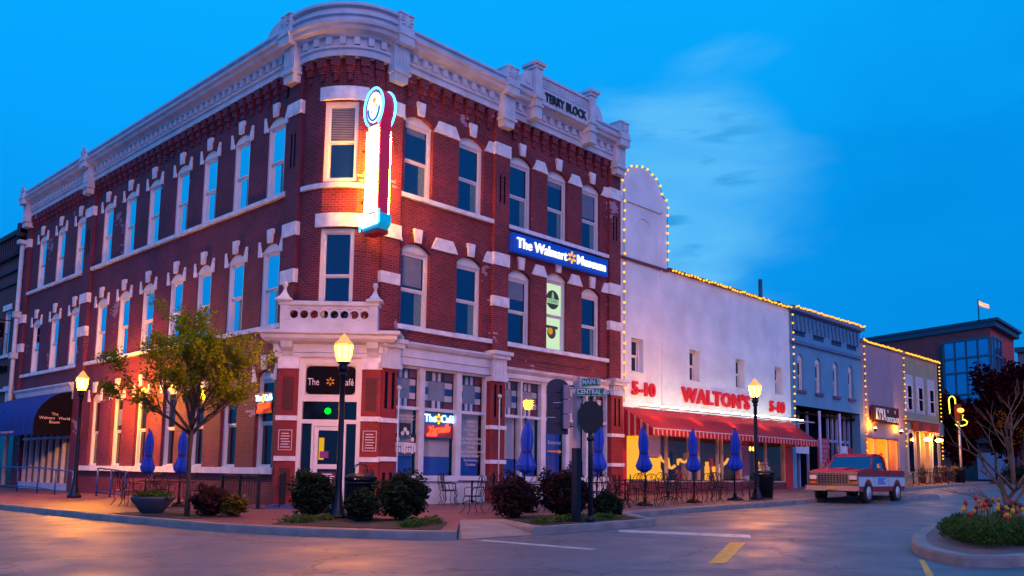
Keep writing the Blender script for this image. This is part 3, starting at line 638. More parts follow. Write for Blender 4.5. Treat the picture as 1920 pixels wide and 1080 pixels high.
for bi,bay in enumerate(bays):
    a0,b0=(2.28,6.27) if bi==0 else (6.99,12.92)
    mb=MB(); us=sorted([a0,b0]+[q for p in bay for q in p])
    for i in range(0,len(us),2):
        if us[i+1]-us[i]>.01: mb.box(us[i],us[i+1],-.03,.15,1.02,4.5)
    mb.box(a0,b0,-.10,.15,.94,1.12); mb.box(a0,b0,-.02,.15,.1,.94)
    for p in bay: mb.box(p[0],p[1],0,.12,3.14,3.24); mb.box(p[0],p[1],0,.12,4.42,4.5)
    SF=mb.build('shopfront',WH,BB); SF['label']='white framed shopfront left of the brick pier' if bi==0 else 'white framed shopfront right of the brick pier'
    for pi,p in enumerate(bay):
        a,b=p; wv=b-a; mb=MB(); mb.box(a,b,.06,.07,1.12,3.14); mb.box(a,b,.06,.07,3.24,4.42); mb.build('glass',CG,SF)
        mb=MB(); rd=(bi==1 and pi==2); mb.box(a,b,.30,.31,1.72 if not rd else 1.1,3.3,0); mb.build('roller_shade',SHADE if not rd else BLUEB,SF)
        if not rd: mb=MB(); mb.box(a,b,.29,.30,1.1,1.72); mb.build('blue_band',BLUEB,SF)
        mb=MB(); c=(a+b)/2; h2=wv*.26
        mb.box(a,b,.24,.26,3.2,4.5,4)
        mb.box(c-h2,c+h2,.21,.24,3.5,4.12,0)
        for k in (-1,1):
            for j,zz in enumerate((3.5,3.71,3.92)):
                w_=wv/2-h2; mb.box(c+k*h2+(0 if k>0 else -w_),c+k*h2+(w_ if k>0 else 0),.215,.235,zz,zz+.19,(3,2,3)[j])
            mb.box(min(c+k*h2,c+k*h2+k*.35),max(c+k*h2,c+k*h2+k*.35),.216,.236,3.26,3.45,1); mb.box(min(c+k*h2,c+k*h2+k*.35),max(c+k*h2,c+k*h2+k*.35),.216,.236,4.18,4.40,1)
        for zz in (3.24,4.14): mb.box(c-.17,c-.05,.21,.24,zz,zz+.26,3); mb.box(c+.05,c+.17,.21,.24,zz,zz+.26,3); mb.box(c-.05,c+.05,.21,.24,zz,zz+.26,2)
        mb.build('tile_panel',[TG,TR,TB,TW,TK],SF)
    # closing wall behind
    mb=MB(); mb.box(a0,b0,.5,.6,.1,5.2); mb.build('rear_panel',DKCAN,SF)
# window print (photo collage) and menu lettering
PW=mat('print_white',(.65,.62,.70),.6); 
cx=2.86; mb=MB(); mb.box(cx-.22,cx+.22,.05,.055,2.35,2.72,1)
for (dx,dz,w_,h_) in ((-.34,2.1,.2,.3),(.34,2.1,.2,.3),(-.2,1.85,.3,.22),(.2,1.85,.3,.22)): mb.box(cx+dx-w_/2,cx+dx+w_/2,.05,.055,dz,dz+h_,1)
mb.box(cx-.44,cx+.44,.04,.048,2.06,2.12,0)
for i in range(9):
    rr=random.Random(i); x=cx-.4+i*.1; disc(mb,x,2.0+.05*rr.random(),.05,.035,.04,8,0); mb.box(x-.04,x+.04,.036,.041,1.78+.05*rr.random(),1.97,0)
for x,z in ((-.28,2.22),(.3,2.22),(0,2.52),(-.1,2.4),(.1,2.42)): disc(mb,cx+x,z,.07,.042,.047,10,0)
mb.build('window_print',[PW,TK],BB)
text('doing simple and\nthis soon to here',.1,.001,PW,BB,(2.86,.04,2.9),name='window_lettering')
mt='Sundaes\nCones\nHot Cocoa\nFloats\nIce Cream Sodas\nCoffee & Espresso\nDrinks\nHand Dipped Cones\nBottled Water\nSandwiches\nCookies'
text(mt,.135,.001,PW,BB,(5.66,.045,2.2),name='window_lettering',line=1.05)
WTX=mat('print_pale_blue',(.35,.42,.6),.6)
text('Entrance',.2,.001,WTX,BB,(9.86,.045,2.35),name='window_lettering')
mb=MB(); mb.box(9.5,10.1,.04,.05,2.0,2.06); mb.prism([(10.1,1.95),(10.28,2.03),(10.1,2.11)],.04,.05); mb.build('arrow_print',mat('orange_print_paint',(.7,.2,.02),.6),BB)
def star(mb,cx,cz,r,y0,y1,mi=0):
    for k in range(6):
        a=PI/2+k*PI/3; pts=[]
        for (rr,w_) in ((.28,0.01),(.55,.16),(.85,.17),(1.0,.0)):
            pts.append((rr,w_))
        L=[(q[0],q[1]) for q in pts]+[(q[0],-q[1]) for q in pts[::-1][1:]]
        P=[(cx+r*(p*cos(a)-q*sin(a)),cz+r*(p*sin(a)+q*cos(a))) for p,q in L]
        mb.prism(P[::-1],y0-.001*(k%2),y1,mi)
# neon signs
NW=glow('neon_white_blue',(.45,.85,1),3.0); NR=glow('neon_red',(1,.04,.01),4.5); NO=glow('neon_amber',(1,.38,.02),3.2)
def neon(par_loc,rz,s,label):
    t=thing('neon_sign',label,'neon sign',par_loc,rz)
    mb=MB(); rect_ring(mb,-.62*s,.62*s,-.42*s,.42*s,.02,.0,.03); mb.build('sign_frame',BLK,t)
    mb=MB(); mb.box(-.6*s,.6*s,.02,.03,-.4*s,.0); mb.build('back_panel',mat('red_back_panel',(.35,.02,.02),.5),t)
    mb=MB(); mb.box(-.6*s,.6*s,.02,.03,.0,.4*s); mb.build('back_panel',mat('blue_back_panel',(.0,.10,.35),.5),t)
    text('The',.34*s,.012,NW,t,(-.36*s,-.02,.2*s),sx=.9,off=.006); text('Café',.34*s,.012,NW,t,(.38*s,-.02,.2*s),sx=.9,off=.006)
    mb=MB(); star(mb,0,.2*s,.17*s,-.03,.0); mb.build('neon_star',NO,t)
    text('Yarnells',.34*s,.012,NR,t,(.0,-.02,-.14*s),rot=(PI/2,-.12,0),shear=.4,sx=.85,off=.01)
    mb=MB(); mb.prism([(-.5*s,-.36*s),(-.1*s,-.36*s),(-.02*s,-.28*s),(-.45*s,-.26*s)],-.02,0); mb.build('neon_swash',NR,t)
    return t
neon((4.28,.12,2.72),0,1.0,'red and blue neon cafe sign glowing in the middle shop window')
neon((-.02,3.5,3.3),-PI/2,.78,'small neon cafe sign seen edge on in the side window beside the corner door')
# blue fascia sign
SB=glow('blue_sign_glow',(.0,.075,.62),.55); LW=glow('white_sign_glow',(1,.95,.88),1.5); LY_=glow('yellow_sign_glow',(1,.42,.01),1.6)
t=thing('fascia_sign','long backlit blue sign with white letters and yellow star below the top windows','sign',(9.93,-.05,9.3))
mb=MB(); mb.box(-2.72,2.72,-.22,0,-.33,.33); mb.build('sign_box',mat('blue_sign_box',(.005,.05,.40),.35,emit=(0,.05,.5),es=.35),t)
text('The Walmart',.50,.025,LW,t,(-1.17,-.245,-.01),fit=2.72,off=.006,name='sign_lettering'); text('Museum',.50,.025,LW,t,(1.66,-.245,-.01),fit=1.74,off=.006,name='sign_lettering')
mb=MB(); star(mb,.48,.02,.24,-.25,-.225); mb.build('sign_star',LY_,t)
# --------------------------------------------------- corner entrance, balcony
ER=-PI/4; ex,ey=.66,.94
EN=thing('corner_entrance','x','x'); 
for k in ('label','category'): del EN[k]
EN.parent=BB; EN.location=(ex,ey,0); EN.rotation_euler=(0,0,ER)
for s in (-1,1):
    a,b=(-1.53,-.93) if s<0 else (.95,1.53)
    mb=MB(); mb.box(a,b,-.02,.5,.2,4.42); p=mb.build('entrance_pier',PIER,EN)
def addband(z,a,b): mb.box(a,b,-.07,.4,z,z+.14)
mb=MB()
for a,b in ((-1.56,-.92),(.94,1.56)):
    for z in (1.5,2.70): addband(z,a,b)
    mb.box(a,b,-.07,.4,4.25,4.62)
mb.build_each('entrance_band',STONE,EN)
mb=MB()
for c in (-1.23,1.24): mb.box(c-.17,c+.17,-.03,0,3.0,4.0); mb.box(c-.17,c+.17,-.03,0,.5,1.3)
mb.build_each('entrance_slot_shade',brick('dark_brick',(.08,.01,.015),(.1,.012,.015),(.06,.02,.03)),EN)  # darker brick panels on the pier faces give the look of shaded recesses
mb=MB(); mb.box(-.93,-.80,.02,.35,.25,4.6); mb.box(.82,.95,.02,.35,.25,4.6); mb.box(-.80,.82,.02,.35,4.42,4.6)
mb.box(-.80,.82,.06,.3,3.28,3.42); mb.box(-.80,.82,.06,.3,2.62,2.74)
rect_ring(mb,-.80,.82,3.42,4.42,.06,.05,.2)
mb.build('entrance_frame',FR,EN)
# rounded navy panel
mb=MB(); pts=[]; 
for cxx,czz,a0 in ((.62,4.22,0),(-.60,4.22,90),(-.60,3.62,180),(.62,3.62,270)):
    for k in range(5): a=rad(a0+k*22.5); pts.append((cxx+.12*cos(a),czz+.12*sin(a)))
mb.prism(pts,.08,.12); mb.build('entrance_panel',NAVY,EN)
mb=MB(); mb.box(-.74,.76,.13,.14,3.48,4.36); mb.build('panel_backing',mat('panel_white',(.55,.5,.55),.6),EN)
text('The          Café',.30,.004,mat('panel_letters',(.75,.7,.72),.5),EN,(.01,.072,3.86),sx=.74,name='panel_lettering')
mb=MB(); star(mb,.0,3.88,.13,.06,.075); mb.build('panel_star',mat('panel_star_yellow',(.7,.35,.02),.5),EN)
mb=MB(); mb.box(-.8,.82,.14,.15,2.74,3.28); mb.build('transom_glass',GLD,EN)
mb=MB(); mb.sphere((-.05,.11,3.0),(.1,.04,.1)); mb.build('green_light',glow('green_light',(.0,1,.02),2.0),EN)
# door leaf and sidelights
mb=MB(); mb.box(-.80,-.5,.14,.15,.35,2.62); mb.box(.52,.82,.14,.15,.35,2.62); mb.build_each('sidelight_glass',GLD,EN)
mb=MB(); rect_ring(mb,-.5,.52,.33,2.62,.07,.06,.2); rect_ring(mb,-.42,.44,.36,2.54,.12,.09,.15); mb.box(-.3,.32,.09,.15,1.28,1.42); mb.build('door',FR,EN)
mb=MB(); mb.box(-.3,.32,.11,.12,.48,1.28); mb.box(-.3,.32,.11,.12,1.42,2.42); mb.build_each('door_pane',GLD,EN)
mb=MB(); mb.box(-.24,.26,.09,.10,.75,1.2); mb.box(-.22,.02,.092,.102,.5,.72); mb.build('door_notice',mat('dark_notice',(.04,.01,.03),.6),EN)
mb=MB()
for i in range(6): mb.box(-.2+(i%3)*.02,.22-(i%2)*.07,.08,.089,.80+i*.062,.82+i*.062+.012)
mb.build('notice_lines',PW,EN)
mb=MB(); mb.box(-.27,-.12,.085,.095,1.55,2.2,0); mb.box(-.24,.02,.08,.09,1.6,1.8,1); mb.build('door_stickers',[glow('lit_yellow_poster',(1,.5,.03),.8,False),mat('purple_sticker',(.2,.03,.2),.5)],EN)
mb=MB(); mb.tube([(.40,.04,1.0),(.40,.0,1.05),(.40,.0,1.35),(.40,.04,1.4)],.015); mb.build('door_handle',BLK,EN)
def plaque(c):
    mb=MB(); rect_ring(mb,c-.2,c+.2,1.82,2.42,.015,-.035,-.015)
    for i in range(6): mb.box(c-.14+(i%3)*.01,c+.14-(i%2)*.04,-.03,-.015,1.9+i*.08,1.925+i*.08)
    mb.build('wall_plaque',PW,EN)
plaque(1.24); plaque(-1.25)
# steps
mb=MB(); mb.box(-1.5,1.5,-.9,.4,.0,.24); mb.box(-1.8,1.8,-1.35,-.9,-.02,.175) ; mb.build('entrance_steps',mat('blue_grey_step',(.04,.06,.2),.6),EN)
# entablature over the door, with consoles
mb=MB(); prof=[(-.35,4.6),(.08,4.6),(.08,4.72),(.12,4.74),(.12,4.98),(.34,5.04),(.42,5.12),(.44,5.22),(.52,5.26),(.52,5.36),(-.35,5.38)]
mb.sweep([(-1.58,.7),(-1.58,0),(1.58,0),(1.58,.7)],prof)
mb.build('entrance_entablature',WH,EN)
mb=MB(); mb.box(-1.55,1.55,.0,.35,4.58,5.3); mb.build('frieze_backing',WH,EN)
for c in (-1.27,1.27):
    mb=MB(); mb.T=Matrix.Translation((c-.17,0,0))@Matrix.Rotation(PI/2,4,'Z')
    mb.prism([(0,4.62),(-.1,4.64),(-.16,4.75),(-.3,4.86),(-.36,5.03),(0,5.03)][::-1],-.34,0); mb.T=None
    mb.build('console',WH,EN)
# balcony parapet with round holes
BP=MB(); a,b,z0,z1,yf=-1.46,1.42,5.36,6.22,-.42
n=8; pit=(b-a-.5)/n
def holed(mb,x0,x1,z0,z1,r,y0,y1):
    cx,cz=(x0+x1)/2,(z0+z1)/2; M_=16
    ang=[2*PI*i/M_+PI/4 for i in range(M_)]
    inn=[(cx+r*cos(t),cz+r*sin(t)) for t in ang]; ou=[]
    for t in ang:
        c_,s_=cos(t),sin(t); k=min((x1-cx)/abs(c_) if abs(c_)>1e-6 else 9,(z1-cz)/abs(s_) if abs(s_)>1e-6 else 9); ou.append((cx+k*c_,cz+k*s_))
    for i in range(M_):
        j=(i+1)%M_
        for y in (y0,y1): mb.add([(inn[i][0],y,inn[i][1]),(ou[i][0],y,ou[i][1]),(ou[j][0],y,ou[j][1]),(inn[j][0],y,inn[j][1])],[(0,1,2,3)])
        mb.add([(inn[i][0],y0,inn[i][1]),(inn[j][0],y0,inn[j][1]),(inn[j][0],y1,inn[j][1]),(inn[i][0],y1,inn[i][1])],[(0,1,2,3)])
for i in range(n): x0=a+.25+i*pit; holed(BP,x0,x0+pit,5.66,6.0,.125,yf,yf+.12)
BP.box(a,b,yf-.03,yf+.14,5.36,5.66); BP.box(a,b,yf,yf+.12,6.0,6.1); BP.box(a-.05,b+.05,yf-.08,yf+.17,6.1,6.22)
BP.box(a,a+.25,yf-.05,yf+.2,5.66,6.1); BP.box(b-.25,b,yf-.05,yf+.2,5.66,6.1)
for xx in (a,b-.12): BP.box(xx,xx+.12,yf+.2,.6,5.36,6.1); BP.box(xx-.05,xx+.17,yf+.17,.6,6.1,6.22)
BP.box(a,b,yf+.1,.5,5.3,5.40)
BAL=BP.build('balcony',WH,EN)
for xx in (a+.1,b-.1):
    mb=MB(); mb.T=Matrix.Translation((xx,yf+.05,6.22))@Matrix.Rotation(PI/4,4,'Z'); mb.lathe([(.34,0),(.34,.05),(.24,.09),(.13,.2),(.07,.3),(.05,.36)],n=4,smooth=False); mb.T=None
    mb.lathe([(.04,.33),(.05,.36),(.035,.40),(.075,.46),(.085,.52),(.06,.58),(.0,.6)],(xx,yf+.05,6.22),10); mb.build('finial',WH,BAL)
# blue canopy over the left doorway + fascia above it
mb=MB(); mb.sweep([(0,26.7),(0,19.3)],[(-.1,4.2),(.12,4.2),(.12,4.5),(.2,4.55),(.24,4.75),(.34,4.85),(.34,4.92),(-.1,4.98)]); mb.build('fascia',WH,BB)
mb=MB(); mb.box(-26.2,-19.6,.25,.3,.1,3.5); mb.build('side_shopfront',GLD,BB,rot=FL)
mb=MB()
for u in rng(-26.3,-19.5,.85): mb.box(u-.04,u+.04,.1,.26,.1,3.4)
mb.box(-26.2,-19.6,.1,.26,2.5,2.62); mb.box(-26.2,-19.6,.05,.26,.1,.5); mb.build('side_shopfront_frame',mat('blue_white_frame',(.4,.42,.6),.5),BB,rot=FL)
mb=MB(); mb.tube([(-.28,27.3,12.6),(-.28,27.3,.3)],.11,8); mb.box(-.5,-.1,27.1,27.5,12.5,12.7); mb.box(-.45,-.12,27.12,27.5,8.7,9.0); mb.box(-.45,-.12,27.12,27.5,6.6,6.9); mb.build('downpipe',mat('pale_pipe',(.5,.52,.6),.4),BB)
mb=MB(); mb.tube([(2.33,-.26,.3),(2.33,-.26,3.7)],.025,6); mb.sphere((2.33,-.26,3.75),.08); mb.build('bell_conduit',WH,BB)
mb=MB(); mb.tube([(6.63,-.30,.3),(6.63,-.30,3.75)],.025,6); mb.sphere((6.63,-.30,3.8),.08); mb.build('bell_conduit',WH,BB)

# ================================================================== WHITE FIVE AND DIME STORE
WST=brick('white_painted_masonry',(.74,.79,.86),(.71,.76,.84),(.66,.70,.78),ms=.007,bump=.3,soot=.16,rough=.8)
RED=mat('red_paint',(.45,.012,.015),.5,var=.15)
WS=thing('white_store','low white stucco store with rounded tower parapet, red letters and striped awning','building',(13.7,0,g(20)))
O=lambda x,z:(x-13.7,z-g(20))
wx0,wx1=0.02,14.94; zo=g(20)
mb=MB(); ops=[(x-13.7-.42,x-13.7+.42,5.4-zo,6.82-zo) for x in (14.99,19.35,23.42,27.35)]
wallmesh(mb,wx0,wx1,3.2-zo,10.1-zo,ops,depth=.4)
mb.box(wx0,.35,0,.4,-.1,3.2-zo); mb.box(14.45,wx1,0,.4,-.1,3.2-zo)
mb.build('wall',WST,WS)
mb=MB(); pts=[(.02,10.1-zo),(3.5,10.1-zo),(3.5,13.15-zo),(3.22,13.35-zo)]
pts+=[(1.72+1.36*cos(rad(a)),13.35-zo+.86*sin(rad(a))) for a in range(0,181,12)]+[(.2,13.35-zo),(.02,13.15-zo)]
mb.prism(pts,.0,.42); mb.build('tower_parapet',WST,WS)
mb=MB(); rect_ring(mb,.12,3.0,3.4,12.55-zo,.0,0,0) if False else None
mb.box(2.98,3.06,-.07,.0,3.2-zo,12.55-zo); mb.box(.12,3.06,-.07,0,12.5-zo,12.6-zo)
arc=[(1.72+.62*cos(rad(a)),11.5-zo+.5*sin(rad(a))) for a in range(0,181,15)]
mb.tube([(x,-.01,z) for x,z in arc],.03,5); mb.build('moulding',WST,WS)
mb=MB(); mb.box(.02,3.52,-.09,.0,10.0-zo,10.10-zo); mb.box(3.5,14.98,-.12,.42,10.08-zo,10.2-zo); mb.build('coping',mat('red_coping',(.16,.02,.025),.6),WS)
mb=MB(); mb.box(.02,14.94,14.0,14.4,0,9.3); mb.box(14.54,14.94,.4,14.0,0,10.0); mb.box(.02,14.94,.4,14.0,9.2,9.3); mb.build('roof',ROOF,WS)
mb=MB(); mb.tube([(14.2,1.2,9.2),(14.2,1.2,11.2)],.11,8); mb.build('vent_pipe',mat('blue_grey_pipe',(.03,.06,.12),.5),WS)
pw=None
for x in (14.99,19.35,23.42,27.35):
    if not pw: pw=plain_window(.84,1.42,par=WS,glass=GLS,t=.06); pw.location=(x-13.7,.16,5.4-zo)
    else: dup(pw,WS,(x-13.7,.16,5.4-zo),0)
mb=MB(); 
for x in (14.99,19.35,23.42,27.35): mb.box(x-13.7-.47,x-13.7+.47,-.05,.1,5.34-zo,5.4-zo)
mb.build_each('sill',WST,WS)
# letters
RL1=mat('red_enamel_letters',(.32,.002,.003),.4,var=.05,emit=(1,.004,.004),es=.30)
for nm_,b_,x_,sz,sx_ in (('store_lettering',"WALTON'S",21.15,.90,5.95),('store_lettering','5-10',15.3,.74,1.6),('store_lettering','5-10',26.95,.74,1.55)):
    text(b_,sz,.05,RL1,WS,(x_-13.7,-.09,4.70-zo),fit=sx_,off=.03,name=nm_,sp=1.12)
# lower shopfront: red pier, warm interior, mullions
mb=MB(); mb.box(.02,.45,-.06,.12,-.1,3.3-zo); mb.box(14.2,14.9,-.06,.12,-.1,3.3-zo); mb.build_each('red_pier',RED,WS)
mb=MB(); mb.box(.35,14.45,1.9,2.0,-.1,3.2); mb.box(.35,14.45,.0,2.0,2.85,2.95); mb.box(.35,14.45,.1,2,-.1,.05); mb.build('interior_wall',mat('dim_interior',(.16,.10,.12),.9),WS)
mb=MB(); mb.box(.5,2.0,.30,.34,.55,2.75); mb.box(2.0,3.35,.30,.34,.55,1.45); mb.build('self_lit_yellow_panel',glow('self_lit_yellow_panel',(1,.40,.0),1.5),WS)  # interior lighting put into the panel itself as emission
mb=MB(); mb.box(2.05,3.35,.30,.34,1.5,2.75); mb.build('pale_panel',mat('pale_pink_panel',(.45,.25,.3),.8,emit=(.5,.2,.25),es=.25),WS)  # faint emission stands in for light inside the store
mb=MB(); mb.box(.4,14.3,-.02,.15,-.1,.45); mb.build('stall_riser',mat('dark_red_riser',(.12,.02,.03),.6),WS)
mb=MB()
for x in (.45,3.45,5.2,6.0,7.6,8.0,9.7,11.2,12.2,14.2): mb.box(x-.05,x+.05,.02,.14,.45,2.85)
mb.box(.4,14.3,.02,.14,.42,.5); mb.box(.4,14.3,.02,.14,2.6,2.7); mb.build('mullions',mat('pinkish_frame',(.5,.42,.44),.5),WS)
mb=MB(); mb.box(.5,14.15,.07,.08,.5,2.6); mb.build('shop_glass',clear('store_glass',(.93,.91,.93),.0),WS)
# window display
DYE=glow('display_yellow',(1,.42,.02),1.3,False); DRD=mat('display_red',(.5,.02,.03),.5,emit=(.6,.02,.02),es=.2); DWH=mat('display_white',(.7,.65,.6),.6)  # yellow and red goods emit, the window's lighting put into their colour
mb=MB(); rr=random.Random(5)
for (x0,z0,x1,z1) in ((3.7,1.6,5.0,1.1),(5.3,1.2,6.9,1.9),(8.3,.9,9.6,1.5)):
    pts=[(x0+(x1-x0)*i/10,.7+.1*sin(i),z0+(z1-z0)*i/10+.14*sin(i*1.3)) for i in range(11)]; mb.tube(pts,[.05+.04*abs(sin(i)) for i in range(11)],6)
mb.build('display_ribbon',DYE,WS)
for i in range(22):
    x=3.8+rr.random()*9.6; h=.2+rr.random()*.8; w_=.08+rr.random()*.16; mb=MB(); y=.4+rr.random()*1.0
    if i%3==0: mb.lathe([(w_,0),(w_*1.1,h*.5),(w_*.4,h*.8),(w_*.5,h),(0,h+.02)],(x,y,.5),8)
    else: mb.box(x-w_,x+w_,y-w_,y+w_,.5,.5+h); mb.box(x-w_*.7,x+w_*.7,y-w_*.7,y+w_*.7,.5+h,.5+h*1.3)
    mb.build('display_item',[DYE,DRD,DWH,TB,DYE,TK][i%6],WS)
mb=MB(); mb.box(9.9,10.9,.25,.29,.7,2.4); mb.build('poster_panel',mat('reddish_poster',(.3,.05,.08),.7),WS)
for x in (12.0,12.35): mb=MB(); mb.sphere((x,.8,2.1),(.07,.07,.12)); mb.build('hanging_lamp',glow('amber_lamp',(1,.4,.03),7),WS)
# lights under the canopy and the wash light bar above it
mb=MB()
mb.tube([(.5,-.80,3.95-zo),(15.9,-.80,4.05-zo)],.035,6); 
for i in range(9): x=.8+i*1.75; mb.tube([(x,0,3.9-zo),(x,-.80,3.97-zo)],.015,5)
mb.build('light_rail',WH,WS)
mb=MB(); mb.tube([(.5,-.80,4.0-zo),(14.6,-.80,4.1-zo)],.016,5); mb.build('wash_tube',glow('wash_tube_light',(1,.92,.50),44),WS)
for x in (1.6,4.6,7.6,10.6,13.2):
    mb=MB(); mb.lathe([(.09,0),(.09,.05),(.0,.06)],(x,-.6,2.78),8); mb.build('canopy_lamp',glow('canopy_lamp_light',(1,.40,.06),60),WS)
# striped awning: a thing of its own
def stripes(name,ca,cb,per,fr,rough=.8,emit=0):
    m=bpy.data.materials.new(name); m.use_nodes=True; t=m.node_tree; b=t.nodes['Principled BSDF']; b.inputs['Roughness'].default_value=rough
    tcn=t.nodes.new('ShaderNodeTexCoord'); s_=t.nodes.new('ShaderNodeSeparateXYZ'); t.links.new(tcn.outputs['UV'],s_.inputs[0])
    a=t.nodes.new('ShaderNodeMath'); a.operation='MULTIPLY'; a.inputs[1].default_value=1/per; t.links.new(s_.outputs[0],a.inputs[0])
    f=t.nodes.new('ShaderNodeMath'); f.operation='FRACT'; t.links.new(a.outputs[0],f.inputs[0])
    c=t.nodes.new('ShaderNodeMath'); c.operation='LESS_THAN'; c.inputs[1].default_value=fr; t.links.new(f.outputs[0],c.inputs[0])
    mx=t.nodes.new('ShaderNodeMix'); mx.data_type='RGBA'; t.links.new(c.outputs[0],mx.inputs[0]); mx.inputs[6].default_value=(*ca,1); mx.inputs[7].default_value=(*cb,1)
    t.links.new(mx.outputs[2],b.inputs['Base Color'])
    tl=t.nodes.new('ShaderNodeBsdfTranslucent'); t.links.new(mx.outputs[2],tl.inputs[0]); ms=t.nodes.new('ShaderNodeMixShader'); ms.inputs[0].default_value=.45
    o=t.nodes['Material Output']; t.links.new(b.outputs[0],ms.inputs[1]); t.links.new(tl.outputs[0],ms.inputs[2]); t.links.new(ms.outputs[0],o.inputs[0]); return m
STR=stripes('red_white_stripe',(.50,.012,.03),(.62,.5,.52),.30,.30)
STT=stripes('red_canvas_fine_stripe',(.48,.01,.035),(.60,.22,.24),.30,.10)
AW=thing('striped_awning','long red awning with white striped scalloped valance across the white store','awning',(13.9,0,2.6))
L_=14.5; y0,y1=-.02,-1.5; zt,zb=3.93-2.6,3.03-2.6
mb=MB(); mb.add([(0,y0,zt),(L_,y0,zt+.12),(L_,y1,zb),(0,y1,zb)],[(0,3,2,1)],0,[[(0,1.7),(0,0),(L_,0),(L_,1.7)]]); mb.build('canvas_top',STT,AW,fixn=False)
mb=MB(); n=96
for i in range(n):
    a=i*L_/n; b=(i+1)*L_/n; m_=(a+b)/2
    mb.add([(a,y1-.005,zb),(a,y1-.005,zb-.22),(m_,y1-.005,zb-.30),(b,y1-.005,zb-.22),(b,y1-.005,zb)],[(0,1,2,3,4)],0,[[(a,1),(a,0),(m_,0),(b,0),(b,1)]])
mb.build('valance',STR,AW,fixn=False)
for x in (0,L_):
    mb=MB(); mb.add([(x,y0,zt),(x,y1,zb),(x,y1,zb-.28),(x,y0,zb-.28)],[(0,1,2,3)],0,[[(0,1),(1.5,.2),(1.5,0),(0,0)]]); mb.build('side_panel',STR,AW,fixn=False)
mb=MB()
for x in (.02,4.8,9.6,L_-.02): mb.tube([(x,y0,zb),(x,y1,zb)],.02,5)
mb.tube([(0,y1,zb),(L_,y1,zb)],.02,5); mb.build('awning_frame',WH,AW)

# ================================================================== BLUE PAINTED SHOP
BLP=mat('blue_painted_brick',(.10,.28,.44),.7,var=.1,vs=1.2,bump=.2,bs=20); BLT=mat('blue_trim',(.08,.16,.34),.6)
BS=thing('blue_shop','pale blue painted two storey shop with four narrow arched windows and dark recessed front','building',(28.66,0,g(33)))
zo=g(33); mb=MB(); ops=[(a-28.66,b-28.66,5.82-zo,7.78-zo,.3) for a,b in ((29.5,30.25),(31.65,32.4),(33.95,34.65),(36.05,36.75))]
wallmesh(mb,0,9.3,4.98-zo,10.0-zo,ops,depth=.3); mb.box(0,.5,0,.5,-.1,4.98-zo); mb.box(8.9,9.3,0,.5,-.1,4.98-zo); mb.build('wall',BLP,BS)
mb=MB(); mb.box(0,9.3,-.14,.0,8.28-zo,8.45-zo); mb.box(0,9.3,-.10,.0,9.92-zo,10.02-zo); mb.box(-.05,9.35,-.3,.3,10.0-zo,10.25-zo); mb.build('cornice',BLT,BS)
mb=MB()
for i in range(18):
    x=.35+i*.5; mb.prism([(x-.2,9.85-zo),(x-.02,9.05-zo),(x+.02,9.05-zo),(x+.2,9.85-zo)],-.09,0)
mb.build('drop_frieze',mat('blue_frieze',(.07,.20,.36),.6),BS)
for x in (.5,2.85,5.2,7.35): mb=MB(); mb.box(x,x+1.3,-.02,.0,8.75-zo,8.95-zo); mb.box(x,x+1.3,-.08,-.0,8.95-zo,9.02-zo); mb.build('vent_panel',mat('dark_blue_recess',(.015,.05,.14),.7),BS)
fw_=None
for a,b in ((29.5,30.25),(31.65,32.4),(33.95,34.65),(36.05,36.75)):
    if not fw_:
        fw_=make_window(.75,1.96,.3,keyed=False,glass=GLD,curtain=False); fw_.parent=BS
        mb=MB(); mb.box(-.5,.5,-.1,.1,-.16,0); mb.build('sill',mat('purple_sill',(.12,.07,.16),.6),fw_)
        fw_.location=((a+b)/2-28.66,0,5.82-zo)
    else: dup(fw_,BS,((a+b)/2-28.66,0,5.82-zo),0)
mb=MB(); mb.box(.5,8.9,1.6,1.7,-.1,4.98-zo); mb.box(.5,8.9,.3,1.7,4.6-zo,4.7-zo); mb.build('recess_back',NAVY,BS)
mb=MB(); 
for x in (.6,1.3,1.9,3.0,5.6,6.2,6.8,7.9,8.5): mb.box(x-.05,x+.05,.5,.62,-.1,4.1)
mb.box(.5,3.0,.5,.62,2.6,2.75); mb.box(5.6,8.5,.5,.62,2.5,2.65); mb.build('shop_frame',mat('pale_blue_frame',(.25,.32,.55),.5),BS)
LIL=mat('lilac_post',(.45,.42,.65),.5)
for x in (2.9,5.5): mb=MB(); mb.tube([(x,-.2,0),(x,-.2,4.1)],.08,8); mb.build('shop_column',LIL,BS)
mb=MB(); mb.box(3.3,4.75,.1,.16,.7,2.65); pb=mb.build('menu_board',mat('crimson_board',(.35,.01,.06),.6),BS); 
text('MILLION\nSANDWICH\nSALADS\nTACOS\nBAR\nBURGERS\nCOCKTAILS',.28,.002,mat('pink_letters',(.6,.3,.4),.6),pb,(4.02,.095,1.68),name='board_lettering',line=.95)
mb=MB(); mb.box(6.0,7.2,.1,.16,.9,2.3); pb=mb.build('white_poster',mat('white_poster',(.65,.6,.7),.6),BS); text('OTTER',.36,.002,NAVY,pb,(6.6,.095,1.75),name='poster_lettering')
mb=MB(); mb.box(7.3,8.0,.1,.16,.9,2.2); mb.build('red_poster',mat('red_poster',(.35,.01,.04),.6),BS)
mb=MB(); mb.box(.35,1.9,-.03,.03,1.75,2.5); mb.build('hanging_notice',mat('white_notice',(.6,.58,.7),.6),BS)
mb=MB(); mb.box(.0,9.3,12,12.3,0,9.4); mb.box(9.0,9.3,.3,12,0,9.4); mb.box(0,9.3,.3,12.0,9.1,9.2); mb.build('roof',ROOF,BS)

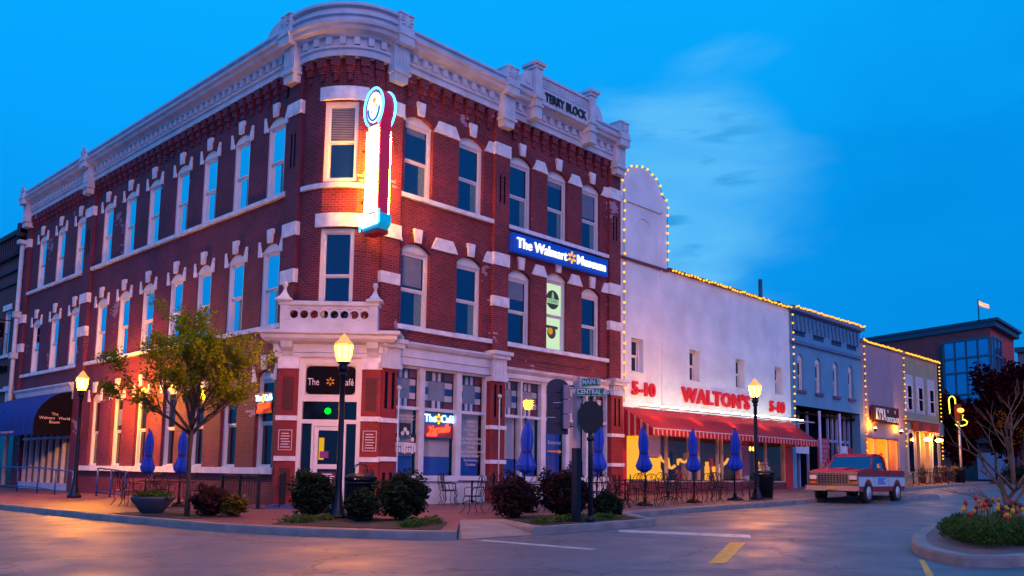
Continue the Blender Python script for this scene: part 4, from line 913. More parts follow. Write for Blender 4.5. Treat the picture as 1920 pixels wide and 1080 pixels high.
# ================================================================== CHOCOLATE SHOP
PK=mat('mauve_stucco',(.34,.24,.30),.8,var=.08,vs=1.0,bump=.1,bs=20)
KS=thing('chocolate_shop','plain mauve fronted chocolate shop with dark red sign and glowing amber window','building',(37.98,0,g(41)))
zo=g(41); mb=MB(); wallmesh(mb,0,6.65,-.1,9.4-zo,[(.45,5.7,.35,3.66-zo)],depth=.5); mb.build('wall',PK,KS)
mb=MB(); mb.box(-.02,6.67,-.1,.4,9.4-zo,9.52-zo); mb.build('coping',mat('mauve_coping',(.2,.15,.22),.6),KS)
mb=MB(); mb.box(0,6.65,12,12.2,0,8.6); mb.box(0,6.65,.3,12,8.4,8.5); mb.build('roof',ROOF,KS)
mb=MB(); mb.box(.95,5.05,-.28,-.12,4.55-zo,5.62-zo); sg=mb.build('sign_board',mat('maroon_sign',(.09,.008,.012),.5),KS)
mb=MB(); rect_ring(mb,.95,5.05,4.55-zo,5.62-zo,.06,-.30,-.27); mb.build('sign_border',mat('sign_border_red',(.2,.02,.02),.5),sg)
LM=mat('cream_letters',(.80,.72,.68),.5,emit=(.8,.7,.65),es=.25)
text('KYYA',1.0,.01,LM,sg,(2.05,-.31,5.07-zo),sx=.62,off=.012,name='sign_lettering'); text('CHOCOLATE',.42,.01,LM,sg,(3.95,-.31,4.82-zo),sx=.80,off=.008,name='sign_lettering')
for x in (3.2,4.4): mb=MB(); star(mb,x,5.35-zo,.11,-.31,-.30); mb.build('sign_flake',LM,sg)
# amber interior
WI=mat('warm_interior',(.72,.42,.16),.85,var=.12,vs=2)
mb=MB(); mb.box(.3,5.9,2.4,2.5,0,3.0); mb.box(.3,5.9,.5,2.5,2.9,3.0); mb.box(.3,.35,.5,2.5,0,3); mb.box(5.85,5.9,.5,2.5,0,3); mb.box(.3,5.9,.5,2.5,.2,.3); mb.build('interior_wall',WI,KS)
mb=MB(); 
for x in (.5,1.9,2.1,4.0,4.15,5.65): mb.box(x-.05,x+.05,.1,.2,.35,2.85)
mb.box(.45,5.7,.1,.2,.35,.5); mb.box(.45,5.7,.1,.2,2.78,2.88); mb.build('shop_frame',mat('warm_frame',(.5,.32,.2),.5),KS)
mb=MB(); mb.box(.5,5.65,.14,.15,.5,2.8); mb.build('shop_glass',CG,KS)
for x,y,z in ((3.0,1.3,2.2),(3.2,1.9,1.7),(1.0,1.2,2.3)): mb=MB(); mb.sphere((x,y,z),(.16,.16,.12)); mb.tube([(x,y,z),(x,y,2.9)],.01,4); mb.build('pendant_lamp',glow('pendant_light',(1,.36,.03),330),KS)
mb=MB(); mb.lathe([(.25,0),(.28,.4),(.2,.8),(.1,.85),(.13,1.0),(.0,1.1)],(4.9,.9,.9),10); mb.build('red_window_figure',mat('display_red2',(.5,.02,.02),.5),KS)
mb=MB(); mb.box(.6,2.6,1.2,1.6,.3,1.1); mb.box(2.4,5.2,2.0,2.3,.3,1.2); mb.build('counter',mat('brown_counter',(.2,.08,.03),.6),KS)
for x in (.95,5.15):
    mb=MB(); mb.lathe([(.09,-.2),(.10,0)],(x,-.34,4.2-zo),8); mb.build('sign_uplight_body',BLK,KS)
    mb=MB(); mb.lathe([(.08,.0),(.08,.03)],(x,-.34,4.2-zo),8); mb.build('sign_uplight',glow('uplight_amber',(1,.36,.01),1500),KS)

# ================================================================== TAN SHOP AT THE END
TN=mat('tan_stucco',(.34,.29,.20),.8,var=.1,vs=1.5,bump=.1,bs=20); LV=mat('lavender_panel',(.50,.48,.58),.7,var=.05)
TS=thing('tan_shop','small tan two storey shop at the end of the row with three pale window panels','building',(44.65,0,g(48)))
zo=g(48); mb=MB(); wallmesh(mb,0,7.0,-.1,9.4-zo,[(.5,1.5,.5,3.4),(2.1,4.6,0,3.5),(5.1,6.1,.5,3.4)],depth=.4); mb.box(6.9,7.0,0,9,-.1,9.3-zo); mb.build('wall',TN,TS)
mb=MB(); mb.box(-.02,7.05,-.14,.3,9.4-zo,9.55-zo); mb.box(0,7,-.2,.0,5.02-zo,5.14-zo); mb.build_each('cornice',mat('tan_trim',(.4,.34,.26),.6),TS)
mb=MB(); mb.box(0,7,9,9.2,0,8.6); mb.box(0,7,.3,9,8.4,8.5); mb.build('roof',ROOF,TS)
for i,x in enumerate((1.15,3.2,5.4)):
    mb=MB(); mb.box(x-.75,x+.75,-.03,0,5.55-zo,8.1-zo); p=mb.build('window_panel',LV,TS)
    mb=MB(); mb.box(x-.42,x+.42,-.05,-.03,5.75-zo,7.35-zo); q=mb.build('window',GLD,p); mb=MB(); rect_ring(mb,x-.47,x+.47,5.7-zo,7.4-zo,.06,-.09,-.03); mb.box(x-.41,x+.41,-.08,-.05,6.5-zo,6.56-zo); mb.build('window_frame',FR,p)
mb=MB(); mb.box(1.3,5.2,-.5,-.1,4.32-zo,4.95-zo); b_=mb.build('shop_sign',mat('dark_red_sign',(.22,.015,.02),.5),TS)
text('CAFE & MORE',.4,.01,mat('dim_letters',(.35,.12,.05),.5),b_,(3.25,-.52,4.63-zo),name='sign_lettering') if False else None
mb=MB(); mb.box(5.3,6.5,-.42,-.1,4.2-zo,5.0-zo); mb.build('blue_sign',mat('slate_blue_sign',(.08,.13,.28),.5),TS)
for x in (1.0,5.6):
    mb=MB(); pts=[(x-.62,.5),(x+.62,.5),(x+.62,2.9)]+[(x+.62*cos(rad(a)),2.9+.62*sin(rad(a))) for a in range(15,166,15)]+[(x-.62,2.9)]
    mb.prism(pts,-.06,0); p=mb.build('arched_surround',mat('pale_arch',(.55,.45,.45),.6),TS)
    mb=MB(); pts=[(x-.42,.7),(x+.42,.7),(x+.42,2.85)]+[(x+.42*cos(rad(a)),2.85+.42*sin(rad(a))) for a in range(15,166,15)]+[(x-.42,2.85)]
    mb.prism(pts,-.075,-.06); mb.build('arched_glass',GLD,p)
mb=MB(); mb.box(1.9,4.8,1.4,1.5,0,3.6); mb.box(1.9,4.8,.4,1.5,3.5,3.6); mb.build('interior_wall',WI,TS)
for x in (2.0,2.8,3.7,4.6): mb=MB(); mb.box(x-.08,x+.08,-.02,.3,0,3.5); mb.build('post',mat('post_tan',(.4,.3,.22),.6),TS)
for x in (2.9,5.1):
    mb=MB(); mb.tube([(x,0,2.9),(x,-.5,3.0)],.02,5); mb.build('lamp_arm',BLK,TS)
    mb=MB(); mb.lathe([(.05,.12),(.24,0),(.2,-.08),(.0,-.1)],(x,-.5,2.9),10); mb.build('wall_lamp',glow('wall_lamp_light',(1,.40,.05),180),TS)

# ================================================================== festoon lights: wire > bulbs
BULB=glow('festoon_bulb',(1,.40,.03),2.2,False); BULB.cycles.emission_sampling='NONE'
bme=None
def festoon(label,pts,step,group='warm bulb strings outlining the shop row'):
    global bme
    t=thing('light_string',label,'string lights',pts[0],0,group); p0=Vector(pts[0]); P=[Vector(p)-p0 for p in pts]
    mb=MB(); mb.tube(P,.012,4,cap=False); mb.build('wire',BLK,t)
    acc=0; nxt=step/2; rr=random.Random(len(label))
    for a,b in zip(P,P[1:]):
        L=(b-a).length
        while nxt<=acc+L:
            q=a+(b-a)*((nxt-acc)/L); q=q+Vector((rr.uniform(-.03,.03),-.03,rr.uniform(-.05,.03)))
            if not bme:
                m_=MB(); m_.sphere((0,0,0),.058,0,6); o=m_.build('bulb',BULB,t); bme=o.data
            else: o=bpy.data.objects.new('bulb',bme); COL.objects.link(o); o.parent=t
            o.location=q
            nxt+=step*rr.uniform(.85,1.15)
        acc+=L
tp=[(13.7+1.72+1.4*cos(rad(a)),-.02,13.35+.9*sin(rad(a))) for a in range(180,-1,-12)]
festoon('bulb string down the edge between brick building and white store',[(13.82,-.18,4.1),(13.84,-.18,13.1)],.42)
festoon('bulb string over the rounded top of the white store tower',[(13.8,-.03,13.2)]+tp+[(17.2,-.03,13.2)],.36)
festoon('bulb string down the right edge of the white store tower',[(17.22,-.03,13.1),(17.22,-.03,10.25)],.38)
festoon('bulb string along the roof edge of the white store',[(17.3,-.16,10.12),(28.6,-.16,10.1)],.235)
festoon('bulb string down the seam between white store and blue shop',[(28.66,-.2,9.9),(28.6,-.2,4.1)],.4)
festoon('bulb string along the roof edge of the blue shop',[(28.7,-.34,10.2),(38.0,-.34,10.25)],.25)
festoon('bulb string down the seam between blue shop and chocolate shop',[(38.0,-.2,9.8),(37.9,-.2,1.9)],.42)
festoon('bulb string along the roof edge of the chocolate shop',[(38.1,-.14,9.5),(44.6,-.14,9.5)],.2)
festoon('bulb string down the seam between chocolate shop and tan shop',[(44.68,-.12,9.3),(44.6,-.12,3.2)],.42)
festoon('bulb string along the roof edge of the tan shop',[(44.9,-.2,9.48),(51.6,-.2,9.45)],.2)
festoon('bulb string down the far edge of the tan shop',[(51.66,-.1,9.3),(51.6,-.1,2.4)],.28)

# ================================================================== BLADE SIGN ON THE CORNER
t=thing('blade_sign','tall glowing vertical neon blade sign with round head on the corner bay','sign',(1.0,-.62,8.3))
def xprism(mb,pts,x0,x1,mi=0):    # polygon in y,z extruded along x
    n=len(pts); vs=[(x0,p[0],p[1]) for p in pts]+[(x1,p[0],p[1]) for p in pts]
    mb.add(vs,[tuple(range(n)),tuple(range(2*n-1,n-1,-1))]+[((i+1)%n,i,n+i,n+(i+1)%n) for i in range(n)],mi)
def blade(k):   # outline, shrunk by k
    hw,hr=.30-k,.44-k; p=[(-hw,.45+k),(hw,.45+k),(hw,3.0)]
    p+=[(hr*cos(rad(a)),3.72+(.60-k)*sin(rad(a))) for a in range(-42,223,15)]+[(-hw,3.0)]
    return p
mb=MB(); xprism(mb,blade(0),-.19,.19); mb.build('sign_body',mat('magenta_enamel',(.42,.004,.05),.35,emit=(.6,.0,.06),es=.30),t)
FACE=glow('blade_face_light',(1.0,.80,.62),2.2); 
for s in (-1,1):
    mb=MB(); p=blade(.05)[:3]+[blade(.05)[-1]]; p=[(p[0][0],.5),(p[1][0],.5),(p[2][0],3.16),(p[3][0],3.16)]
    xprism(mb,p,s*.192,s*.205); mb.build('lit_face',FACE,t)
    mb=MB(); P_=[(s*.23,q[0],q[1]) for q in blade(.02)[1:]+blade(.02)[:1]]; k=2
    mb.tube([q for q in P_ if q[2]<=3.3 and q[1]>0],.013,6); mb.tube([q for q in P_ if q[2]<=3.3 and q[1]<0],.013,6); mb.build('neon_tube',glow('neon_gold',(1,.32,.012),650),t)
    mb=MB(); mb.tube([(s*.23,(.46)*cos(rad(a)),3.72+.60*sin(rad(a))) for a in range(-60,241,15)],.03,6); mb.build('neon_tube_blue',glow('neon_blue',(.05,.45,1),7),t)
    mb=MB(); xprism(mb,[(.34*cos(rad(a)),3.72+.48*sin(rad(a))) for a in range(0,360,20)],s*.195,s*.215); mb.build('head_disc',glow('head_disc_light',(.62,.85,1),2.2),t)
    mb=MB()
    for (yy,zz,rr) in ((.0,3.95,.09),(.1,3.6,.05),(-.12,3.75,.05)): xprism(mb,[(yy+rr*cos(rad(a)),zz+rr*sin(rad(a))) for a in range(0,360,45)],s*.216,s*.222)
    mb.build('head_spark',glow('head_spark_light',(1,.35,.02),1.6),t)
    mb=MB(); mb.tube([(s*.226,.27*cos(rad(a)),3.70+.38*sin(rad(a))) for a in range(180,361,15)],.03,5); mb.build('head_arc',glow('head_arc_blue',(.0,.12,.6),1.2),t)
for (y0_,y1_,z0_,z1_) in ((-.46,.46,.02,.45),):
    mb=MB(); xprism(mb,[(-.44,.12),(-.3,-.0),(.40,-.0),(.40,.42),(-.44,.42)],-.21,.21); bx=mb.build('base_box',mat('cyan_enamel',(.0,.22,.40),.35,emit=(0,.4,.75),es=.55),t)
    mb=MB(); xprism(mb,[(-.38,.1),(.38,.06),(.38,.42),(-.38,.42)],-.245,-.232); mb.build('base_face',glow('base_face_light',(.65,.9,1),4),bx)
    mb=MB(); mb.tube([(-.25,-.46,.12),(-.25,-.46,.5),(-.25,.46,.5),(-.25,.46,-.02)],.02,5); mb.tube([(-.26,-.4,.16),(-.26,.4,.36)],.012,5); mb.build('base_tube',glow('base_tube_cyan',(.05,.8,1),5),bx)
    mb=MB(); mb.box(-.2,.2,-.35,.35,-.14,-.03); mb.build('base_foot',mat('dark_red_foot',(.25,.01,.02),.4),bx)
mb=MB()
for z in (1.0,2.6): mb.tube([(0,.3,z),(0,.9,z)],.035,6)
mb.build('wall_bracket',BLK,t)

# ================================================================== STREET LAMPS
LG=glow('lantern_glass',(1,.27,.001),700); IRON=mat('dark_blue_iron',(.008,.010,.03),.4,metal=.4,var=.2)
def make_lamp(H=4.28):
    t=thing('street_lamp','x','street lamp')
    mb=MB(); mb.lathe([(.24,0),(.24,.08),(.19,.12),(.17,.22),(.12,.34),(.10,.5),(.085,.6),(.075,.7),(.068,2.6),(.06,H-.95),(.09,H-.93),(.09,H-.88),(.06,H-.86)],n=14); mb.build('post',IRON,t)
    mb=MB(); mb.lathe([(.06,H-.86),(.11,H-.8),(.13,H-.74),(.10,H-.68),(.15,H-.64),(.15,H-.6)],n=12); mb.build('collar',IRON,t)
    mb=MB(); mb.lathe([(.13,H-.6),(.185,H-.45),(.205,H-.3),(.21,H-.22)],n=8,smooth=False); lg=mb.build('lantern_glass',LG,t)
    mb=MB()
    for k in range(8):
        a=2*PI*k/8; mb.tube([(.135*cos(a),.135*sin(a),H-.6),(.19*cos(a),.19*sin(a),H-.45),(.215*cos(a),.215*sin(a),H-.22)],.008,4)
    mb.build('lantern_bars',IRON,t)
    mb=MB(); mb.lathe([(.22,H-.22),(.235,H-.2),(.20,H-.15),(.15,H-.1),(.12,H-.08),(.11,H-.03),(.06,H+.02),(.03,H+.05),(.0,H+.08)],n=12); mb.build('lantern_cap',mat('amber_cap',(.5,.3,.12),.4,emit=(1,.35,.03),es=1.2),t)
    return t
lp=make_lamp(); lp.location=(-2.2,-3.78,g(-2.2)); lp['label']='lit street lamp in front of the corner door'
lp['group']='iron street lamps with glowing lanterns'
l2=dup(lp,None,(-2.25,12.4,g(-2.25)),0,'lit street lamp on the left pavement in front of the blue canopy'); l2.scale=(1,1,1.06)
for c_ in l2.children:
    if c_.name.startswith('lantern_glass'): c_.data=c_.data.copy(); c_.data.materials[0]=glow('lantern_glass_bright',(1,.30,.0006),1700)
dup(lp,None,(14.50,-5.52,g(14.5)),0,'lit street lamp in front of the white store between umbrellas and pickup')

# ================================================================== FOLIAGE HELPERS
def leaf_cloud(mb,c,rad3,n,size,seed,shell=.55,mi=0,flat=.0,zmin=None,lump=.25):
    rr=random.Random(seed); ph=[rr.uniform(0,6) for _ in range(6)]
    for _ in range(n):
        d=Vector((rr.gauss(0,1),rr.gauss(0,1),rr.gauss(0,1))).normalized()
        k=(shell+(1-shell)*rr.random()**.6)*(1+lump*sin(3*d.x+ph[0])*sin(4*d.y+ph[1])+lump*.6*sin(7*d.z+ph[2]+5*d.x))
        p=Vector((c[0]+d.x*rad3[0]*k,c[1]+d.y*rad3[1]*k,c[2]+d.z*rad3[2]*k))
        if zmin is not None and p.z<zmin: continue
        s=size*rr.uniform(.6,1.4); a=Vector((rr.gauss(0,1),rr.gauss(0,1),rr.gauss(0,1))).normalized(); b=a.orthogonal().normalized()
        a*=s; b*=s*.55
        mb.add([p-a,p+b,p+a,p-b],[(0,1,2,3)],mi)
LGREEN=leafmat('spring_leaf',(.10,.15,.008),(.24,.26,.012)); LDARK=leafmat('dark_shrub_leaf',(.004,.010,.012),(.035,.05,.025),.15)
LRED=leafmat('dark_red_shrub_leaf',(.05,.012,.02),(.02,.02,.018),.1); LMAR=leafmat('maroon_tree_leaf',(.03,.002,.006),(.06,.006,.010),.15)
LHEDGE=leafmat('box_hedge_leaf',(.03,.06,.015),(.09,.13,.03)); LGRASS=leafmat('ground_cover_leaf',(.03,.07,.02),(.10,.13,.03),.2); LYEL=leafmat('yellow_shrub_leaf',(.14,.09,.015),(.04,.05,.02),.2)
BARK=mat('bark',(.05,.028,.03),.9,var=.3,vs=8,bump=.5,bs=30)
# ---- spring tree on the left pavement
T=thing('street_tree','young spring tree with sparse yellow green leaves in front of the side wall','tree',(-4.32,-.59,g(-4.3)))
mb=MB(); tips=[]; rr=random.Random(11)
def limb(p,d,L,r,depth):
    pts=[p]; q=p.copy(); dd=d.copy(); n=5
    for i in range(n):
        dd=(dd+Vector((rr.gauss(0,.10),rr.gauss(0,.10),rr.gauss(.03,.05)))).normalized(); q=q+dd*L/n; pts.append(q.copy())
    mb.tube(pts,[r*(1-.6*i/n) for i in range(n+1)],6 if depth<2 else 4)
    for k in range(2,n+1):
        if depth>=1: tips.append((pts[k].copy(),depth))
    if depth<3:
        for i in range(4 if depth==0 else 3):
            k=rr.randint(2,n); ax=Vector((rr.gauss(0,1),rr.gauss(0,1),rr.gauss(0,.5))).normalized()
            nd=(dd*1.0+ax*.62+Vector((0,0,.12))).normalized(); limb(pts[k],nd,L*rr.uniform(.5,.68),r*.42,depth+1)
mb.tube([(0,0,-.1),(.01,0,.6),(-.01,.02,1.4),(.02,.03,2.05)],[.07,.055,.05,.06],10)
for k in range(9):
    a=2*PI*k/9+rr.uniform(-.2,.2); e_=rr.uniform(.60,1.0) if k%3 else 1.45
    d=Vector((cos(a)*cos(e_),sin(a)*cos(e_),sin(e_))); limb(Vector((.02,.03,1.95+.05*(k%4))),d,rr.uniform(1.25,1.5) if e_<1.3 else 1.6,.042,0)
mb.build('trunk',BARK,T)
mb=MB(); rr2=random.Random(5)
for p,dp in tips:
    if p.z<2.3 or rr2.random()<.22: continue
    leaf_cloud(mb,p,(.19,.19,.16),9 if dp<3 else 15,.042,rr2.random(),shell=.2)
mb.build('crown',LGREEN,T,fixn=False)
# ---- shrubs
def shrub(name,label,cat,x,y,r,h,m,n,seed,group=None,leaf=.045):
    t=thing(name,label,cat,(x,y,g(x)),0,group)
    mb=MB(); leaf_cloud(mb,(0,0,h*.50),(r*.9,r*.9,h*.48),n*2//3,leaf,seed,shell=.7,zmin=.02,lump=.32)
    q=random.Random(seed*7)
    for k in range(7): a=q.uniform(0,6.3); leaf_cloud(mb,(r*.6*cos(a),r*.6*sin(a),h*q.uniform(.35,.85)),(r*.38,r*.38,h*.2),n//18,leaf,q.random(),shell=.3,zmin=.02)
    leaf_cloud(mb,(0,0,h*.5),(r*.8,r*.8,h*.45),n//3,leaf*1.6,seed+1,shell=.5,zmin=.02,lump=.1); mb.build('foliage',m,t,fixn=False)
    mb=MB(); q=random.Random(seed)
    for k in range(5): a=q.uniform(0,6); mb.tube([(.05*cos(a),.05*sin(a),-.05),(r*.5*cos(a),r*.5*sin(a),h*.6)],[.025,.01],5)
    mb.build('stems',BARK,t)
GS='clipped round shrubs in the kerb beds'
shrub('round_shrub','dark round shrub left of the lamp by the corner door','shrub',-2.45,-3.1,.56,1.12,LDARK,3800,1,GS)
shrub('round_shrub','low dark shrub in front of the litter bin right of the corner lamp','shrub',-2.45,-5.05,.40,.72,LDARK,2200,2,GS)
shrub('round_shrub','large dark round shrub right of the litter bin before the shop window','shrub',-1.5,-5.3,.64,1.06,LDARK,4200,3,GS)
shrub('round_shrub','reddish shrub at the left end of the bed by the kerb ramp','shrub',.85,-6.55,.60,1.0,LRED,4200,4,GS)
shrub('round_shrub','tall reddish shrub left of the stop sign post','shrub',1.75,-7.35,.70,1.12,LRED,5000,5,GS)
shrub('round_shrub','small dark shrub right of the stop sign post','shrub',2.35,-8.15,.38,.60,LDARK,2200,6,GS)
shrub('round_shrub','dark red shrub right of the young tree trunk','shrub',-3.9,-.95,.48,.72,LRED,2400,7,GS)
shrub('round_shrub','small yellowish shrub beside the black rack left of the door','shrub',-3.55,-1.45,.30,.50,LYEL,1500,8,GS)
mb=MB()
rr=random.Random(3)
for i in range(46):
    bed=rr.random()
    if bed<.5: x=rr.uniform(-.3,2.6); y=-8.55+.35*rr.random()-.0*x
    elif bed<.75: x=rr.uniform(-2.9,-1.6); y=-7.3+ (x+2.9)*.5+.25*rr.random()
    else: x=rr.uniform(-3.9,-2.8); y=-4.6+rr.random()*.6
    leaf_cloud(mb,(x,y,g(x)+.05),(.26,.22,.12),110,.035,rr.random(),shell=.2,zmin=g(x))
tag(mb.build('ground_cover',LGRASS,fixn=False),'low green ground cover planted round the shrubs','ground cover',kind='stuff')
t=thing('planter_bowl','round bowl planter with low green plant left of the young tree','planter',(-4.35,1.25,g(-4.3)))
mb=MB(); mb.lathe([(.22,0),(.30,.05),(.52,.36),(.55,.42),(.48,.42),(.42,.34),(.0,.33)],n=20); mb.build('bowl',mat('slate_bowl',(.04,.06,.12),.6),t)
mb=MB(); leaf_cloud(mb,(0,0,.42),(.50,.5,.16),900,.05,9,shell=.1); mb.build('plant',LHEDGE,t,fixn=False)

# ================================================================== BISTRO FURNITURE
def make_chair():
    t=thing('bistro_chair','x','chair'); r=.011
    mb=MB(); mb.lathe([(.0,.43),(.20,.43),(.215,.44),(.215,.455),(.20,.46),(.0,.455)],n=16); mb.build('seat',BLK,t)
    for sx in (-1,1):
        for sy in (-1,1):
            mb=MB(); mb.tube([(sx*.16,sy*.16,.44),(sx*.19,sy*.19,.3),(sx*.15,sy*.15,.16),(sx*.23,sy*.24,.0)],r,5); mb.build('leg',BLK,t)
    mb=MB(); arc=[(-.2,.18,.44),(-.23,.22,.6)]+[(-.22*cos(rad(a)),.25,.72+.25*sin(rad(a))) for a in range(0,181,20)]+[(.23,.22,.6),(.2,.18,.44)]
    mb.tube(arc,r*1.1,5)
    for k in (-1,0,1):
        mb.tube([(k*.07,.2,.46),(k*.13,.235,.65),(k*.05,.25,.8),(k*.02,.25,.95-.02*abs(k))],.008,4)
    mb.tube([(-.2,.24,.66),(0,.25,.70),(.2,.24,.66)],.008,4); mb.build('backrest',BLK,t)
    mb=MB(); 
    for s in (-1,1): mb.tube([(s*.22,.23,.66),(s*.27,.05,.67),(s*.26,-.12,.64),(s*.2,-.14,.46)],r,5)
    mb.build('armrests',BLK,t)
    return t
CH=make_chair(); CHN=[0]
def chair(x,y,rz,label,group='black wrought iron bistro chairs'):
    if CHN[0]==0: c=CH; c.location=(x,y,g(x)); c.rotation_euler=(0,0,rz); c['label']=label
    else: c=dup(CH,None,(x,y,g(x)),rz,label)
    c['group']=group; CHN[0]+=1; return c
TBP=None
def table(x,y,label):
    global TBP
    if TBP is None:
        t=thing('bistro_table','x','table',(x,y,g(x)),0,'black iron bistro tables')
        mb=MB(); mb.lathe([(.0,.71),(.44,.71),(.45,.72),(.45,.735),(.0,.74)],n=24); mb.build('tabletop',BLK,t)
        mb=MB(); mb.tube([(0,0,.05),(0,0,.71)],.03,8); mb.build('column',BLK,t)
        for k in range(3):
            a=2*PI*k/3; mb=MB(); mb.tube([(0,0,.12),(.15*cos(a),.15*sin(a),.1),(.3*cos(a),.3*sin(a),.01)],.018,5); mb.build('foot',BLK,t)
        TBP=t
    else: t=dup(TBP,None,(x,y,g(x)),x)
    t['label']=label; return t
UB=mat('blue_umbrella_canvas',(.006,.055,.50),.7,var=.15,vs=5,bump=.2); UMP=None
def umbrella(x,y,label,rz=0,s=1):
    global UMP
    if UMP is None:
        t=thing('closed_umbrella','x','umbrella',(x,y,g(x)),rz,'closed blue patio umbrellas')
        mb=MB(); mb.tube([(0,0,.05),(0,0,2.45)],.022,8); mb.build('pole',BLK,t)
        mb=MB(); mb.lathe([(.26,0),(.26,.05),(.08,.09),(.05,.25),(.0,.26)],n=16); mb.build('base',BLK,t)
        mb=MB(); mb.lathe([(.05,1.0),(.20,1.10),(.235,1.22),(.15,1.45),(.12,1.6),(.145,1.9),(.12,2.15),(.06,2.35),(.035,2.42),(.0,2.44)],n=18,star=.20,smooth=False); cn_=mb.build('canopy',UB,t,rot=(.02,.015,0)); mb=MB(); mb.lathe([(.135,1.56),(.142,1.58),(.142,1.62),(.135,1.64)],n=18); mb.build('strap',mat('navy_strap',(.004,.02,.16),.8),cn_)
        mb=MB(); mb.sphere((0,0,2.47),.035); mb.build('finial',BLK,t); UMP=t
    else: t=dup(UMP,None,(x,y,g(x)),rz)
    t['label']=label; return t
US=[(2.95,-4.9,'tall closed blue umbrella behind the reddish shrubs before the shop windows'),(5.95,-5.0,'closed blue umbrella hidden behind the black stop sign'),
    (8.1,-5.2,'closed blue umbrella at the left end of the striped awning'),(10.87,-5.2,'closed blue umbrella in the middle of the striped awning terrace'),(13.5,-5.2,'closed blue umbrella just left of the lamp before the white store')]
wh=['behind the reddish shrubs','behind the stop sign','at the left end of the awning','in the middle of the awning terrace','nearest the lamp before the white store']
for i,(x,y,lb) in enumerate(US):
    u_=umbrella(x,y,lb,i*1.3); u_.scale=(1+.08*sin(i*2.1),1+.06*cos(i*3),1+.02*sin(i*1.7)); u_.rotation_euler=(.012*sin(i*2),.012*cos(i*3),i*1.3); table(x,y,'round black table under the blue umbrella '+wh[i])
    for k,(a,nm) in enumerate(((200,'left'),(290,'street side'),(20,'right'),(110,'wall side'))):
        if i==0 and k in (0,): continue
        aa=rad(a+i*13); chair(x+.72*cos(aa),y+.72*sin(aa),aa-PI/2,'chair on the %s of the umbrella table %s'%(nm,wh[i]))
for i,(x,y,w_) in enumerate(((9.5,-3.4,'behind and between the first two awning umbrellas'),(12.2,-3.3,'near the shop window behind the middle umbrella'))):
    table(x,y,'small black table '+w_)
    for k,(a,nm) in enumerate(((180,'left'),(0,'right'))): aa=rad(a+20*i); chair(x+.7*cos(aa),y+.7*sin(aa),aa-PI/2,'chair %s of the small table %s'%(nm,w_))
table(4.75,-1.0,'black table below the right pane of the first shop window')
chair(3.75,-1.0,PI/2-.3,'leftmost black chair under the shop window left of the brick pier'); chair(4.2,-.6,PI*.2,'black chair between table and shop window left of the brick pier'); chair(5.5,-1.0,-PI/2,'black chair right of the table under the shop window')
chair(1.35,-4.6,-PI*.6,'lone black chair left of the reddish shrub by the kerb ramp')
for i,(x,y,w_) in enumerate(((-2.7,5.5,'nearer the blue rail'),(-2.35,4.0,'nearer the young tree'))):
    umbrella(x,y,'closed blue umbrella before the orange lit side wall '+w_,i,1).scale=(.8,.8,.93); table(x,y,'black table under the left umbrella '+w_)
    for a,nm in ((215,'left'),(35,'right'),(120,'wall side')): aa=rad(a); chair(x+.75*cos(aa),y+.75*sin(aa),aa-PI/2,'black iron chair %s of the left umbrella table %s'%(nm,w_))
for i in range(7):
    x=39.5+i*1.35; y=-2.3 if i%2 else -1.6
    chair(x,y,(-1)**i*1.2,['far black chair nearest the blue shop','far black chair left of the chocolate shop window','far black chair under the chocolate shop window','far black chair right of the chocolate shop window','far black chair at the seam of chocolate and tan shops','far black chair left of the tan shop doorway','far black chair by the tan shop corner'][i])
for i in (0,1,2): table(40.2+i*2.9,-2.0,['far black table before the chocolate shop window left side','far black table between chocolate shop and tan shop','far black table before the tan shop doorway'][i])
# flower pots by tan shop
for i,(x,y) in enumerate(((45.4,-.8),(47.6,-1.0),(49.6,-.8),(50.8,-1.1))):
    t=thing('flower_pot',['flower pot left of the tan shop door','flower pot in the middle before the tan shop door','flower pot right of the tan shop door','flower pot at the far corner of the tan shop'][i],'flower pot',(x,y,g(x)),0,'flower pots before the tan shop')
    mb=MB(); mb.lathe([(.16,0),(.22,.4),(.24,.42),(.0,.4)],n=10); mb.build('pot',mat('clay_pot',(.2,.07,.05),.7) if i==0 else bpy.data.materials['clay_pot'],t)
    mb=MB(); leaf_cloud(mb,(0,0,.75),(.3,.3,.4),260,.06,i,shell=.2); mb.build('plant',LHEDGE,t,fixn=False)
    mb=MB(); leaf_cloud(mb,(0,0,.85),(.28,.28,.35),60,.06,i+9,shell=.6); mb.build('blossoms',leafmat('pink_white_blossom',(.5,.05,.08),(.6,.45,.5)) if i==0 else bpy.data.materials['pink_white_blossom'],t,fixn=False)
# litter bins
def bin_(x,y,label,first=[None]):
    if first[0] is None:
        t=thing('litter_bin','x','litter bin',(x,y,g(x)),0,'black slatted litter bins')
        mb=MB(); mb.lathe([(.27,.05),(.31,.9),(.28,.9),(.25,.06)],n=20); mb.build('liner',DKCAN,t)
        mb=MB()
        for k in range(26): a=2*PI*k/26; mb.tube([(.28*cos(a),.28*sin(a),.03),(.33*cos(a),.33*sin(a),.86),(.37*cos(a),.37*sin(a),.95)],.014,4)
        mb.lathe([(.27,.03),(.30,.03),(.30,.07),(.27,.07)],n=20); mb.lathe([(.325,.8),(.345,.8),(.345,.85),(.325,.85)],n=20); mb.build('slats',BLK,t)
        mb=MB(); mb.lathe([(.36,.93),(.36,.97),(.30,1.02),(.18,1.04),(.18,1.0),(.0,1.0)],n=20)
        for k in range(4): a=PI/2*k+.4; mb.tube([(.3*cos(a),.3*sin(a),1.0),(.27*cos(a),.27*sin(a),1.17),(.12*cos(a),.12*sin(a),1.25),(0,0,1.26)],.012,4)
        mb.build('rim',BLK,t); first[0]=t
    else: t=dup(first[0],None,(x,y,g(x)),.3)
    t['label']=label
